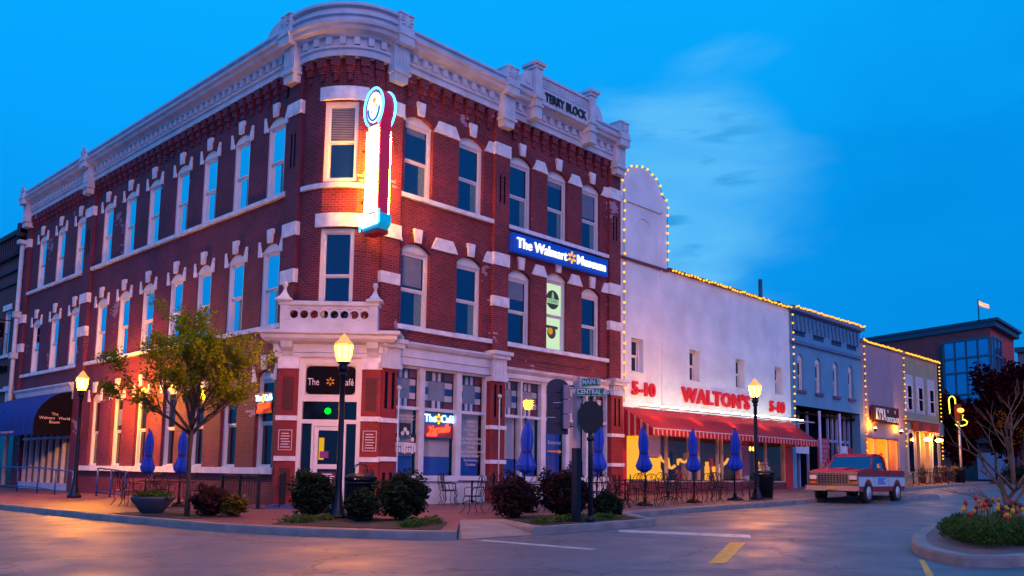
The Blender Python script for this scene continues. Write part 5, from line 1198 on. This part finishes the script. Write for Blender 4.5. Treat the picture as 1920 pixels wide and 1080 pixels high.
bin_(-2.0,-4.35,'black slatted litter bin right of the corner street lamp'); bin_(14.9,-5.6,'black litter bin between the lamp and the red pickup'); bin_(47.6,-2.4,'far black litter bin before the tan shop corner')
# railings
RB=mat('blue_rail_paint',(.01,.06,.30),.45)
def rail(label,pts,h=.95,mids=(.5,),m=RB,r=.03,drop=0):
    t=thing('handrail',label,'railing',(pts[0][0],pts[0][1],g(pts[0][0])),0)
    o=Vector((pts[0][0],pts[0][1],g(pts[0][0]))); P=[Vector((x,y,g(x)+z))-o for x,y,z in pts]
    mb=MB(); mb.tube([p+Vector((0,0,h)) for p in P],r,6); 
    for q in mids: mb.tube([p+Vector((0,0,h*q)) for p in P],r*.8,6)
    mb.build('rails',m,t)
    for p in P: mb=MB(); mb.tube([p-Vector((0,0,.1)),p+Vector((0,0,h))],r,6); mb.build('post',m,t)
    return t
rail('long blue handrail on the ramp below the blue canopy',[(-1.7,23,.1),(-1.7,20.5,.1),(-1.7,18,.1),(-1.7,16,.03),(-1.7,14.2,-.03)],mids=(.15,))
rail('short blue handrail right of the left street lamp',[(-1.1,13.4,.1),(-1.15,12.0,.06),(-1.2,10.6,0)],mids=(.12,))
t=thing('iron_rack','low black iron rack with curved bars left of the corner door steps','rack',(-1.2,2.0,g(-1)))
mb=MB(); e0,e1=Vector((.15,1.9,0)),Vector((-.25,-.9,0))
for f in (0,.5,1): p=e0.lerp(e1,f); mb.box(p.x-.04,p.x+.04,p.y-.04,p.y+.04,-.05,.95)
mb.tube([e0+Vector((0,0,.9)),e1+Vector((0,0,.9))],.022,5); mb.tube([e0+Vector((0,0,.78)),e1+Vector((0,0,.78))],.016,5); mb.build('frame',BLK,t)
mb=MB()
for i in range(14): p=e0.lerp(e1,(i+.5)/14); mb.tube([p+Vector((0,0,.8)),p+Vector((0,0,.35)),p+Vector((-.08,0,.18)),p+Vector((-.28,-.02,.02))],.012,4)
mb.build('bars',BLK,t)
t=thing('step_handrail','black handrail on the steps just left of the corner door','railing',(-.9,.9,g(-1)))
mb=MB()
for (x,y) in ((0,0),(.5,.55)): mb.tube([(x,y,-.05),(x,y,.98)],.02,5)
mb.tube([(-.1,-.1,.9),(0,0,.98),(.5,.55,1.02),(.6,.65,1.0)],.022,5)
for i in range(6): mb.tube([(.08*i+.05,.09*i+.05,.1),(.08*i+.05,.09*i+.05,.98)],.009,4)
mb.build('rails',BLK,t)

# ================================================================== CANOPY, LEFT NEIGHBOUR
t=thing('door_canopy','blue half barrel canopy with black lettered end over the side entrance','awning',(0,19.45,2.6))
pr=[(0,1.92)]+[(-1.58*sin(rad(a)),.42+1.5*cos(rad(a))) for a in range(6,91,7)]+[(-1.58,.0)]
n=len(pr); ln=7.1; mb=MB(); vs=[(x,y,z) for y in (0,ln) for x,z in pr]
mb.add(vs,[(i,i+1,n+i+1,n+i) for i in range(n-1)],0)
mb.build('canvas',DKBLUE,t); 
mb=MB()
for k in range(1,6):
    y=ln*k/6; mb.tube([(x-.004,y,z) for x,z in pr],.012,4)
mb.build('seams',mat('seam_blue',(.003,.012,.12),.7),t)
mb=MB(); mb.add([(0,-.01,0)]+[(x,-.01,z) for x,z in pr[::-1]],[tuple(range(n+1))]); ep=mb.build('end_panel',DKCAN,t)
text('The\nWalmart   World\nRoom',.175,.003,mat('pale_print',(.55,.42,.45),.6),ep,(-.75,-.02,.72),name='canopy_lettering',line=1.0)
text('THE WALMART MUSEUM',.16,.003,bpy.data.materials['pale_print'],t,(-1.59,3.4,.14),rot=(PI/2,0,-PI/2),name='valance_lettering')
LN=thing('neighbour_building','dark brick building at the left edge with balustraded parapet','building',(0,27.4,.1))
mb=MB(); wallmesh(mb,-12,-.3,4.2,13.0,[(-2.9,-1.9,6.9,9.3),(-5.4,-4.4,6.9,9.3)]); mb.box(-12,-.3,.0,.3,0,4.2) if False else None
mb.box(-12,-.3,.3,6,4.2,12.9); mb.build('wall',BRD,LN,rot=FL)
mb=MB(); mb.box(-12,-.2,-.35,.1,13.1,13.35); mb.box(-12,-.3,-.2,.1,12.1,12.2); mb.box(-12,-.3,-.12,.05,11.3,11.4); mb.box(-12,-.3,-.1,.05,10.6,10.68); mb.box(-.6,-.2,-.4,.2,12.9,13.6)
for i in range(30): mb.box(-11.8+i*.38,-11.65+i*.38,-.25,.0,12.2,13.1)
mb.build('parapet',mat('dark_trim',(.025,.015,.04),.7),LN,rot=FL)
for u in (-2.4,-4.9):
    mb=MB(); mb.box(u-.65,u+.65,-.06,.1,9.3,9.6); mb.box(u-.65,u+.65,-.1,.1,6.75,6.9); w_=mb.build('window_trim',STONE,LN,rot=FL)
    mb=MB(); rect_ring(mb,u-.5,u+.5,6.9,9.3,.1,.06,.15); mb.box(u-.4,u+.4,.08,.14,8.1,8.17); mb.build('frame',FR,w_); mb=MB(); mb.box(u-.4,u+.4,.12,.13,7.0,9.2); mb.build('pane',GLL,w_)
mb=MB(); mb.box(-1.0,-.25,-.2,.1,3.9,5.0); mb.box(-1.1,-.2,-.3,.1,4.9,5.15); mb.box(-12,-1.0,-.15,.1,4.95,5.1); mb.build('capital',WH,LN,rot=FL)
mb=MB(); mb.box(-12,-.3,.2,.3,0,4.9); mb.build('shopfront_glass',GLD,LN,rot=FL)
mb=MB(); mb.tube([(-.1,1.3,3.3),(-.1,1.45,3.6),(-.1,1.35,3.9),(-.1,1.5,4.1)],.05,5); mb.build('green_neon',glow('green_neon',(.1,1,.05),3),LN)
text('Cotton',.7,.03,DKCAN,LN,(-.08,2.6,6.2),rot=(PI/2,0,-PI/2),name='wall_lettering')
t=thing('hanging_sign','black hanging shop sign projecting from the left edge building','sign',(-.1,29.0,8.2))
mb=MB(); mb.box(-1.5,-.2,-.06,.06,-.45,.45); mb.build('board',DKCAN,t); mb=MB(); rect_ring(mb,-1.5,-.2,-.45,.45,.05,-.09,-.06); mb.box(-1.3,-.4,-.08,-.06,-.1,-.04); mb.build('rim',mat('steel_rim',(.06,.09,.16),.5),t); mb=MB(); mb.tube([(-1.6,0,.55),(.1,0,.55)],.03,5); mb.build('arm',BLK,t)

# ================================================================== SIGNAL, STOP SIGN, STREET NAME SIGNS
def facing(a): return a
GRN=mat('street_sign_green',(.0,.13,.07),.5); SW=mat('sign_white',(.75,.75,.75),.5)
PX,PY=.80,-8.83
t=thing('signal_post','square post carrying a traffic signal, left of the stop sign','traffic signal',(PX-.06,PY+.30,g(PX)))
mb=MB(); mb.box(-.06,.06,-.06,.06,1.6,3.22); mb.build('upper_post',mat('pink_grey_post',(.42,.30,.36),.5),t)
mb=MB(); mb.box(-.075,.075,-.075,.075,-.1,1.62); mb.build('post',IRON,t)
mb=MB(); mb.T=Matrix.Translation((-.30,.30,0))@Matrix.Rotation(-.62,4,'Z')
pts=[(-.24,1.92),(.24,1.92),(.24,3.0)]+[(.24*cos(rad(a)),3.0+.16*sin(rad(a))) for a in range(20,161,20)]+[(-.24,3.0)]
mb.prism(pts,0,.03); 
for z in (2.15,2.5,2.85): mb.lathe([(.12,0),(.13,.02)],(0,.1,z),10)
mb.T=None; mb.build('backplate',mat('signal_black_blue',(.008,.010,.035),.5),t)
mb=MB(); mb.T=Matrix.Translation((-.30,.30,0))@Matrix.Rotation(-.62,4,'Z'); mb.box(-.242,-.05,-.006,-.001,2.29,2.30); mb.box(-.1,.238,-.006,-.001,2.62,2.63); mb.T=None; mb.build('seam_lines',SW,t)
mb=MB(); mb.T=Matrix.Translation((-.30,.30,0))@Matrix.Rotation(-.62,4,'Z')
for z in (2.2,2.53,2.86): mb.box(.10,.24,-.16,-.006,z-.155,z+.155)
mb.T=None; mb.build('signal_housing',mat('pink_grey_housing',(.40,.20,.25),.5),t)
mb=MB()
for z in (2.1,3.0): mb.tube([(0,0,z),(-.2,.2,z)],.02,5)
mb.build('arms',BLK,t)
VA=math.atan2(PY+20.9,PX+14.2)-PI/2     # sign plane roughly across the street corner
t=thing('stop_sign','black silhouetted octagonal stop sign seen from behind with two green street names above','stop sign',(PX+.06,PY,g(PX)))
mb=MB(); mb.tube([(0,0,-.1),(0,0,2.9)],.055,8); mb.lathe([(.09,0),(.09,.1),(.06,.16)],n=10); mb.lathe([(.085,1.78),(.085,1.86)],n=10); mb.build('post',IRON,t)
mb=MB(); mb.T=Matrix.Rotation(VA,4,'Z'); mb.prism([(.30*cos(rad(a+22.5)),2.3+.38*sin(rad(a+22.5))) for a in range(0,360,45)],-.07,-.055); mb.T=None; mb.build('plate',mat('sign_back_black',(.004,.004,.008),.6),t)
def nameplate(body,z,w_,ang,xo,yo=0):
    mb=MB(); mb.box(-w_/2,w_/2,-.012,.012,z-.095,z+.095); p=mb.build('street_name_plate',GRN,t,loc=(xo,yo,0),rot=(0,0,ang))
    mb=MB(); rect_ring(mb,-w_/2+.008,w_/2-.008,z-.087,z+.087,.008,-.016,-.012); mb.build('plate_border',SW,p)
    text(body,.155,.003,SW,p,(0,-.016,z),sx=.80,off=.002,name='plate_lettering')
nameplate('S MAIN ST',3.08,.44,VA-.35,.0); nameplate('W CENTRAL AVE',2.86,.62,VA+.15,-.02,-.03)

# ================================================================== PICKUP TRUCK
TRK=thing('pickup_truck','old red and white pickup truck parked at the kerb facing left','pickup',(16.75,-7.32,g(17)-.15),rad(2.0))
TR_=mat('truck_red',(.30,.002,.006),.42,var=.08,spec=.25); TWH=mat('truck_white',(.55,.56,.62),.25,var=.05,coat=.5); CHR=mat('chrome',(.26,.27,.32),.32,metal=1); TGL=refl('truck_glass',.22,(.004,.008,.02)); TYR=mat('tyre_rubber',(.012,.012,.015),.85); TDK=mat('truck_dark',(.01,.01,.012),.7)
def arch_poly(x0,x1,zb,zt,wheels,r,zc):
    p=[(x0,zb)]
    for wx in wheels:
        da=math.acos(max(-1,min(1,(zb-zc)/r))) if abs(zb-zc)<r else 0
        h=math.sqrt(max(0,r*r-(zb-zc)**2)); 
        a0=math.atan2(zb-zc,-h); a1=math.atan2(zb-zc,h)
        if a0<0: a0+=2*PI
        for i in range(9): a=a0+(a1-a0)*i/8; p.append((wx+r*cos(a),zc+r*sin(a)))
    p+=[(x1,zb),(x1,zt),(x0,zt)]; return p
WFX,WRX=.95,4.05; HW=.93
mb=MB()
for s in (-1,1):
    y=s*HW; 
    mb.prism(arch_poly(.06,4.95,.62,.98,(WFX,WRX),.46,.42),min(y,y-s*.06),max(y,y-s*.06))
mb.build('white_side',TWH,TRK)
mb=MB()
for s in (-1,1):
    y=s*(HW-.015); mb.prism(arch_poly(.12,4.92,.44,.615,(WFX,WRX),.47,.42),min(y,y-s*.05),max(y,y-s*.05))
    y=s*HW; mb.prism([(.06,.985),(4.95,.985),(4.95,1.22),(3.1,1.22),(1.6,1.24),(.3,1.17),(.06,1.12)],min(y,y-s*.07),max(y,y-s*.07))
mb.prism([(.06,1.0),(1.62,1.0),(1.62,1.27),(1.4,1.27),(.9,1.25),(.2,1.19),(.06,1.12)],-.86,.86)
mb.prism([(.3,1.19),(1.5,1.26),(1.5,1.30),(.9,1.30),(.35,1.235)],-.32,.32)
mb.box(3.14,4.9,-.86,-.80,1.0,1.2); mb.box(3.14,4.9,.80,.86,1.0,1.2); mb.box(4.87,4.95,-.86,.86,.62,1.2); mb.box(3.05,3.12,-.86,.86,.7,1.22)
mb.build('body',TR_,TRK)
mb=MB(); mb.box(3.1,4.9,-.85,.85,.72,.78); mb.box(.3,4.8,-.7,.7,.42,.62); mb.box(1.4,3.1,-.86,.86,.6,1.0); mb.build('chassis',TDK,TRK)
# cab: pillars + roof + glass
mb=MB(); mb.prism([(2.02,1.74),(2.1,1.81),(2.4,1.83),(2.85,1.82),(2.98,1.76),(2.98,1.73),(2.02,1.72)],-.72,.72)
for s in (-1,1):
    mb.tube([(1.56,s*.84,1.22),(2.04,s*.71,1.75)],.035,6); mb.tube([(3.06,s*.84,1.22),(2.95,s*.71,1.75)],.06,6); mb.tube([(1.95,s*.80,1.22),(2.2,s*.725,1.74)],.018,5)
mb.build('cab',TR_,TRK)
mb=MB(); mb.add([(1.57,-.8,1.25),(1.57,.8,1.25),(2.03,.68,1.74),(2.03,-.68,1.74)],[(0,1,2,3)]); mb.build('windscreen',TGL,TRK)
mb=MB()
for s in (-1,1): mb.add([(1.62,s*.855,1.24),(3.0,s*.855,1.24),(2.93,s*.725,1.73),(2.08,s*.725,1.73)],[(0,1,2,3)])
mb.add([(3.06,-.8,1.24),(3.06,.8,1.24),(2.96,.7,1.73),(2.96,-.7,1.73)],[(0,1,2,3)]); mb.build('side_glass',TGL,TRK)
mb=MB(); mb.box(.0,.07,-.9,.9,1.06,1.13); mb.box(.0,.05,-.9,.9,.66,.70); rect_ring_=None
for k in range(5): z=.72+k*.075; mb.box(.0,.03,-.55,.55,z,z+.022)
for k in range(11): y=-.55+k*.11; mb.box(.005,.035,y-.009,y+.009,.70,1.06)
for s in (-1,1): mb.box(-.0,.06,min(s*.9,s*.58),max(s*.9,s*.58),1.02,1.06); mb.box(-.0,.06,s*.57-.015,s*.57+.015,.68,1.06); mb.box(0,.06,s*.89-.015,s*.89+.015,.66,1.1)
mb.build('grille',CHR,TRK)
mb=MB(); mb.box(.03,.09,-.9,.9,.64,1.1); mb.build('grille_backing',TDK,TRK)
for s in (-1,1):
    mb=MB(); mb.box(-.0,.04,s*.73-.13,s*.73+.13,.86,1.01); mb.build('headlight',mat('headlight_lens',(.6,.6,.65),.15,coat=.8),TRK)
    mb=MB(); mb.box(-.0,.04,s*.73-.14,s*.73+.14,.71,.80); mb.build('indicator',mat('amber_lens',(.5,.1,.01),.3),TRK)
mb=MB(); mb.prism([(-.16,.46),(-.10,.64),(.05,.64),(.05,.46)],-.97,.97); mb.build('bumper',mat('dull_chrome',(.16,.15,.20),.5,metal=.5),TRK); mb=MB(); mb.box(4.95,5.08,-.9,.9,.48,.62); mb.build('bumper',CHR,TRK)
mb=MB(); mb.box(-.175,-.12,-.16,.16,.50,.60); mb.build('number_plate',mat('plate_yellow',(.5,.3,.05),.5),TRK)
for wx in (WFX,WRX):
    for s in (-1,1):
        mb=MB(); mb.T=Matrix.Translation((wx,s*.83,.39))@Matrix.Rotation(PI/2,4,'X'); mb.lathe([(.22,-.11),(.36,-.11),(.39,-.07),(.39,.07),(.36,.11),(.22,.11)],n=28); w_=None
        wh_=mb.build('wheel',TYR,TRK); mb=MB(); mb.T=Matrix.Translation((wx,s*.84,.39))@Matrix.Rotation(PI/2,4,'X'); mb.lathe([(.23,-.11),(.23,-.08),(.10,-.05),(.08,-.12),(.0,-.13)],n=20); mb.lathe([(.23,.11),(.23,.08),(.10,.05),(.08,.12),(.0,.13)],n=20); mb.build('rim',mat('white_rim',(.5,.5,.55),.35) if 'white_rim' not in bpy.data.materials else bpy.data.materials['white_rim'],wh_)
mb=MB(); mb.box(1.72,1.86,-1.12,-.98,1.30,1.46); mb.tube([(1.8,-.88,1.28),(1.8,-1.0,1.34)],.012,5); mb.build('mirror',CHR,TRK)
mb=MB(); mb.box(1.72,1.86,.98,1.12,1.30,1.46); mb.tube([(1.8,.88,1.28),(1.8,1.0,1.34)],.012,5); mb.build('mirror',CHR,TRK)
mb=MB(); q=random.Random(4)
for r_ in range(3):
    x=1.95
    while x<2.6: w_=q.uniform(.06,.14); mb.box(x,x+w_,-HW-.006,-HW-.001,.70+r_*.085,.76+r_*.085); x+=w_+.03
mb.build('door_decal',mat('decal_blue',(.01,.10,.55),.4),TRK)
mb=MB(); mb.box(1.6,1.61,-HW-.004,-HW,.64,1.2); mb.box(3.08,3.09,-HW-.004,-HW,.64,1.2); mb.box(2.85,2.98,-HW-.02,-HW,1.06,1.09); mb.build('door_seams',TDK,TRK)
mb=MB(); mb.box(.1,4.95,-HW-.008,-HW,.965,.995); mb.box(.1,4.95,HW,HW+.008,.965,.995); mb.build('trim_strip',CHR,TRK)

# ================================================================== FAR END OF THE STREET
FB=thing('far_brick_building','dark red brick block with glazed corner bay rising behind the shop row','building',(74.1,2.33,.9))
A=Vector((74.14,2.32)); Bp=Vector((78.82,16.37)); Cp=Vector((84.09,2.83)); zt=15.0
dl=(Bp-A); dl2=A+dl*2.6; dr=(Cp-A).normalized(); 
def fwall(mb,p,q,z0,z1,th=.3):
    p=Vector((p[0],p[1]))-A; q=Vector((q[0],q[1]))-A; d=(q-p).normalized(); n=Vector((d.y,-d.x))*th
    mb.slab([(p.x,p.y),(q.x,q.y),(q.x+n.x,q.y+n.y),(p.x+n.x,p.y+n.y)],z0,z1)
mb=MB(); P4=[(0,0),tuple(Cp-A),tuple(Cp-A+dl*2.6),tuple(dl*2.6)]
mb.slab(P4,-1,zt-.6); mb.build('wall',BRF,FB)
mb=MB(); c=(Vector(P4[2]))/2
P5=[tuple(c+(Vector(p)-c)*1.03) for p in P4]; mb.slab(P5,zt-.6,zt-.1); P6=[tuple(c+(Vector(p)-c)*1.045) for p in P4]; mb.slab(P6,zt-.1,zt+.15); mb.build('cornice',mat('blue_dark_cornice',(.04,.07,.13),.6),FB)
dn=dl.normalized()
def pane_strip(mb,s0,s1,z0,z1,o,along,nrm): 
    p=along*s0+nrm*o; q=along*s1+nrm*o; r_=q-nrm*.2; s_=p-nrm*.2
    mb.slab([(p.x,p.y),(q.x,q.y),(r_.x,r_.y),(s_.x,s_.y)],z0,z1)
nl=Vector((-dn.y,dn.x)); nr=Vector((dr.y,-dr.x))
if nl.dot(-c)<0: nl=-nl
if nr.dot(-c)<0: nr=-nr
BG=refl('bay_glass',.5,(.01,.05,.1)); BF=mat('bay_frame',(.05,.10,.17),.5)
for (al,n_,L_) in ((dn,nl,4.7),(dr,nr,2.9)):
    mb=MB(); pane_strip(mb,0,L_,4.4,13.4,.25,al,n_); mb.build('bay_glass',BG,FB)
    mb=MB(); k=5 if L_>4 else 3
    for i in range(k): pane_strip(mb,L_*i/(k-1)-.06,L_*i/(k-1)+.06,4.3,13.4,.33,al,n_)
    for z in (4.3,6.3,7.6,8.1,10.2,11.6,13.3): pane_strip(mb,-.1,L_+.1,z,z+.22,.34,al,n_)
    mb.build('bay_mullions',BF,FB)
mb=MB(); pane_strip(mb,9.3,12.2,9.3,11.2,.1,dn,nl); mb.build('window',GLD,FB); mb=MB()
for s in (9.3,10.75,12.2): pane_strip(mb,s-.08,s+.08,9.2,11.3,.16,dn,nl)
pane_strip(mb,9.2,12.3,9.1,9.3,.16,dn,nl); pane_strip(mb,9.2,12.3,11.2,11.4,.16,dn,nl); mb.build('window_frame',BF,FB)
for s in (4.2,6.9): mb=MB(); pane_strip(mb,s,s+1.3,9.0,12.0,.1,dr,nr); mb.build('window',GLD,FB); 
t=thing('roof_flag','small lit flag flying on the roof of the far brick block','flag',(74.0,3.2,15.9))
mb=MB(); mb.tube([(0,0,0),(0,0,2.1)],.05,6); mb.build('flagpole',IRON,t)
mb=MB()
for j in range(4):
    for i in range(6):
        f=lambda i,j:(.8*i/6,-.75*i/6+.12*sin(i*1.1),1.5+.55*j/4*(1-.06*i)-.06*i+.05*sin(i*1.3))
        mb.add([f(i,j),f(i+1,j),f(i+1,j+1),f(i,j+1)],[(0,1,2,3)],(j%2) if not(i<3 and j>1) else 2)
mb.build('cloth',[mat('flag_red_lit',(.5,.1,.08),.8,emit=(.9,.25,.15),es=.9),mat('flag_white_lit',(.7,.6,.5),.8,emit=(1,.75,.5),es=.9),mat('flag_canton_lit',(.6,.4,.2),.8,emit=(1,.6,.2),es=.9)],t,fixn=False)  # light on the flag put into the cloth: emission, canton tinted orange
t=thing('grey_far_building','pale grey far building at the right edge with dark windows','building',(88,-4,.9))
mb=MB(); mb.box(0,9,-12,7.5,-1,13.8); mb.build('wall',mat('grey_far_stucco',(.18,.19,.25),.8),t); mb=MB(); mb.box(-.3,9.2,-12.2,7.7,13.6,14.1); mb.build('cornice',BF,t)
for i in range(5): mb=MB(); mb.box(-.06,.02,5.6-i*2.6,6.7-i*2.6,7.4,11.2); mb.build('window',GLD,t)
t=thing('low_far_shop','low dark far shop front with blue lit windows behind the hedge','building',(66,-9,.9))
mb=MB(); mb.box(0,8,0,11.0,-1,4.4); mb.build('wall',mat('plum_wall',(.10,.04,.08),.8),t); mb=MB(); mb.box(-.3,.0,-.1,11.1,3.3,3.6); mb.build('fascia',mat('plum_fascia',(.08,.03,.08),.7),t)
for i in range(7): mb=MB(); mb.box(-.05,.02,.4+i*1.5,1.7+i*1.5,.3,2.5); mb.build('shop_window',mat('night_blue_window',(.02,.05,.15),.3,emit=(.08,.16,.5),es=.30 if i>4 else .05),t)
# neon shapes on a post near the far corner
t=thing('neon_post','yellow green neon arch and lamp shaped outline on a far post','neon sign',(51.9,-1.2,g(52)))
NY=glow('neon_lime',(.75,.75,.06),3.2,False)
mb=MB(); mb.tube([(0,0,0),(0,0,4.2)],.06,6); mb.tube([(2.3,.8,0),(2.3,.8,4.6)],.05,6); mb.build('post',IRON,t)
k_=Vector((.72,-.69,0))
def K(a,z): return (k_.x*a*.55-.3,k_.y*a*.55+.3,3.9+(z-3.9)*.66)
mb=MB(); mb.tube([K(-.35,5.2)]+[K(.42*cos(rad(a))*-1,6.6+.5*sin(rad(a))) for a in range(0,181,15)]+[K(.42,5.1),K(.5,4.5)],.04,6); mb.build('neon_arch',NY,t)
mb=MB(); mb.tube([K(.55,4.35),K(1.0,4.6),K(1.5,4.62),K(1.9,4.4),K(1.75,4.1),K(1.2,3.95),K(.5,3.95),K(.3,4.1)],.04,6); mb.build('neon_base',NY,t)
mb=MB(); P_=[K(1.15+(.32 if i%2==0 else .13)*cos(rad(90+36*i)),5.0+(.32 if i%2==0 else .13)*sin(rad(90+36*i))) for i in range(11)]; mb.tube(P_,.02,5); mb.build('neon_star',NY,t)
t=thing('red_signal','red traffic light glowing on a pale far pole','traffic light',(50.9,-1.5,g(51)))
mb=MB(); mb.tube([(0,0,0),(0,0,5.0)],.07,6); mb.build('pole',mat('pale_pole',(.5,.42,.45),.5),t); mb=MB(); mb.box(-.22,.22,-.15,.2,4.2,5.4); mb.build('housing',mat('red_housing',(.12,.02,.01),.5),t)
mb=MB(); mb.T=Matrix.Rotation(-.7,4,'Z'); mb.sphere((0,-.25,4.95),(.26,.1,.16)); mb.T=None; mb.build('red_lamp',glow('red_signal_light',(1,.08,.01),22),t)
# trees in the distance
def far_tree(label,x,y,h,r,seed,m=LMAR,n=7000,cz=None,leaf=.22):
    t=thing('maroon_tree',label,'tree',(x,y,g(x)),0,'dark trees at the far corner'); q=random.Random(seed)
    mb=MB(); mb.tube([(0,0,-.2),(.1,.05,h*.35),(0,0,h*.6)],[.2,.15,.08],7)
    for k in range(7): a=k*.9; mb.tube([(0,0,h*.3),(r*.4*cos(a),r*.4*sin(a),h*.55),(r*.75*cos(a),r*.75*sin(a),h*.75)],[.09,.06,.02],5)
    mb.build('trunk',BARK,t); mb=MB(); cz=cz or h*.62
    for k in range(16):
        a=q.uniform(0,6.28); rr_=r*q.uniform(.1,.75); leaf_cloud(mb,(rr_*cos(a),rr_*sin(a),cz+h*.30*q.uniform(-1,1)),(r*.42,r*.42,h*.15),n//16,leaf,q.random(),shell=.3)
    mb.build('crown',m,t,fixn=False)
far_tree('broad maroon tree before the glazed corner bay at the right edge',58,-3.6,8.8,3.2,1)
far_tree('smaller maroon tree at the right edge behind the bare tree',62,-6.8,7.6,3.0,2)
far_tree('dark tree left of the maroon tree under the brick block',57,.4,6.2,2.4,3)
t=thing('far_hedge','long dark hedge along the far pavement behind iron chairs','hedge',(55,-3.3,g(55)))
mb=MB()
for i in range(12): leaf_cloud(mb,(i*1.0,-.45*i*.2,.55),(.8,.6,.6),260,.10,i,shell=.4,zmin=0)
mb.build('foliage',LDARK,t,fixn=False)

# ================================================================== PLANTED ISLAND, BOTTOM RIGHT
isl=[(-.75,-16.85),(-.25,-16.3),(.35,-15.85),(1.4,-15.40),(2.6,-15.0),(4.4,-14.55),(6.5,-14.25),(9,-14.1),(12,-14.3),(13,-15),(13,-18.0),(8,-19),(3,-18.4),(.2,-17.55),(-.45,-17.3)]
mb=MB(); mb.slab(isl[::-1],-.3,0,fz=zg); tag(mb.build('island_paving',PAVE),kind='structure')
mb=MB(); q=isl[:]; kerb([isl[13],isl[14]]+isl[:9]) if False else None
def kerb_l(pts,w=.22):
    q=[(x,y,g(x)) for x,y in pts]; mb.sweep(q,[(-.012,-.3),(-.012,-.02),(.01,.008),(w,.008),(w,-.3)][::-1])
kerb_l([isl[11],isl[12],isl[13],isl[14]]+isl[:10]); tag(mb.build('kerb',CONC),kind='structure')
H=thing('box_hedge','low clipped box hedge round the tulips at the bottom right','hedge',(2.8,-16.4,g(3)))
mb=MB(); ring=[(.9,-16.7),(1.4,-16.35),(1.9,-16.1),(2.5,-15.85),(3.2,-15.65),(4.0,-15.45),(4.9,-15.25),(1.5,-17.0),(2.2,-17.0),(3.0,-17.0),(3.8,-17.0),(4.6,-16.9),(5.5,-16.7),(6.0,-15.6),(2.2,-16.6),(3.2,-16.5),(4.2,-16.4)]
for i,(x,y) in enumerate(ring): leaf_cloud(mb,(x-2.8,y+16.4,.16),(.40,.36,.20),900,.030,i+50,shell=.45,zmin=0,lump=.12)
mb.build('foliage',LHEDGE,H,fixn=False)
tulc=[mat('tulip_red',(.60,.012,.01),.5),mat('tulip_yellow',(.75,.38,.02),.5),mat('tulip_dark',(.12,.01,.03),.5),mat('tulip_orange',(.7,.15,.01),.5)]
STM=mat('tulip_stem',(.05,.10,.02),.6); tp_=[None]*4
TULN=['red','yellow','dark maroon','orange']
q=random.Random(21); plc=['left edge','hedge front','middle','lamp side','tree side','back row','right side']
for i in range(44):
    x=q.uniform(1.5,4.2); y=-16.45+.35*(x-1.5)/2.5+q.uniform(-.42,.38); z=g(x)
    k=i%4; h=q.uniform(.38,.62)
    t=thing('tulip','%s tulip among the flowers inside the low hedge at the bottom right'%TULN[k],'tulip',(x,y,z),q.uniform(0,6),'%s tulips inside the low hedge'%TULN[k])
    mb=MB(); mb.tube([(0,0,0),(.01,.01,h*.6),(.0,.02,h)],.006,4)
    for a in (0,2.2,4.1): mb.add([(0,0,.02),(.05*cos(a)-.02*sin(a),.05*sin(a)+.02*cos(a),h*.4),(.1*cos(a),.1*sin(a),h*.75),(.05*cos(a)+.02*sin(a),.05*sin(a)-.02*cos(a),h*.4)],[(0,1,2,3)])
    mb.build('stem',STM,t)
    if tp_[k] is None:
        mb=MB(); mb.lathe([(.0,0),(.024,.01),(.036,.035),(.033,.065),(.024,.09),(.015,.085),(.0,.04)],n=9,star=.08); o=mb.build('bloom',tulc[k],t); tp_[k]=o.data; o.location=(0,.02,h-.01)
    else: o=bpy.data.objects.new('bloom',tp_[k]); COL.objects.link(o); o.parent=t; o.location=(0,.02,h-.01)
    o.rotation_euler=(q.uniform(-.2,.2),q.uniform(-.2,.2),0)
BT=thing('bare_tree','small pruned bare tree with orange lit limbs on the planted island','tree',(5.6,-15.95,g(5.6)))
mb=MB(); rr=random.Random(8)
def twig(p,d,L,r,dep):
    pts=[p]; x=p.copy()
    for i in range(4): d=(d+Vector((rr.gauss(0,.12),rr.gauss(0,.12),rr.gauss(.05,.06)))).normalized(); x=x+d*L/4; pts.append(x.copy())
    mb.tube(pts,[r*(1-.55*i/4) for i in range(5)],6 if dep<2 else 4)
    if dep<4:
        for i in range(3 if dep else 2):
            k=rr.randint(2,4); ax=Vector((rr.gauss(0,1),rr.gauss(0,1),rr.gauss(0,.3))).normalized(); twig(pts[k],(d+ax*.6).normalized(),L*rr.uniform(.5,.7),r*.5,dep+1)
r2h=Vector((sin(yaw),-cos(yaw),0))
twig(Vector((0,0,0)),Vector((0,0,1)),1.1,.085,1); twig(Vector((.05,0,.9)),(Vector((0,0,1))-r2h*.02).normalized(),1.05,.04,1)
for s,e_,z,L in ((-1,.75,.75,1.1),(-.8,.35,.35,.8),(1,.8,.5,1.0),(.9,.5,.3,.8),(-.5,1.2,1.0,1.0),(.4,1.3,.9,1.2)):
    twig(Vector((0,0,z)),(r2h*s*cos(e_)+Vector((rr.gauss(0,.1),rr.gauss(0,.1),sin(e_)))).normalized(),L,.035,2)
mb.tube([(0,0,-.1),(.02,0,.5)],[.11,.08],8)
mb.build('trunk',mat('orange_lit_bark',(.22,.09,.05),.8,var=.3,vs=8,bump=.4),BT)  # orange lamplight on the limbs put into the bark colour
mb=MB(); q=random.Random(2)
for i in range(9): leaf_cloud(mb,(q.uniform(-.5,.5)+.3,q.uniform(-.5,.5)-.2,2.0+q.uniform(-.3,.5)),(.14,.14,.1),22,.035,i,shell=.2)
mb.build('leaves',leafmat('orange_leaf',(.4,.12,.01),(.25,.05,.01)),BT,fixn=False)
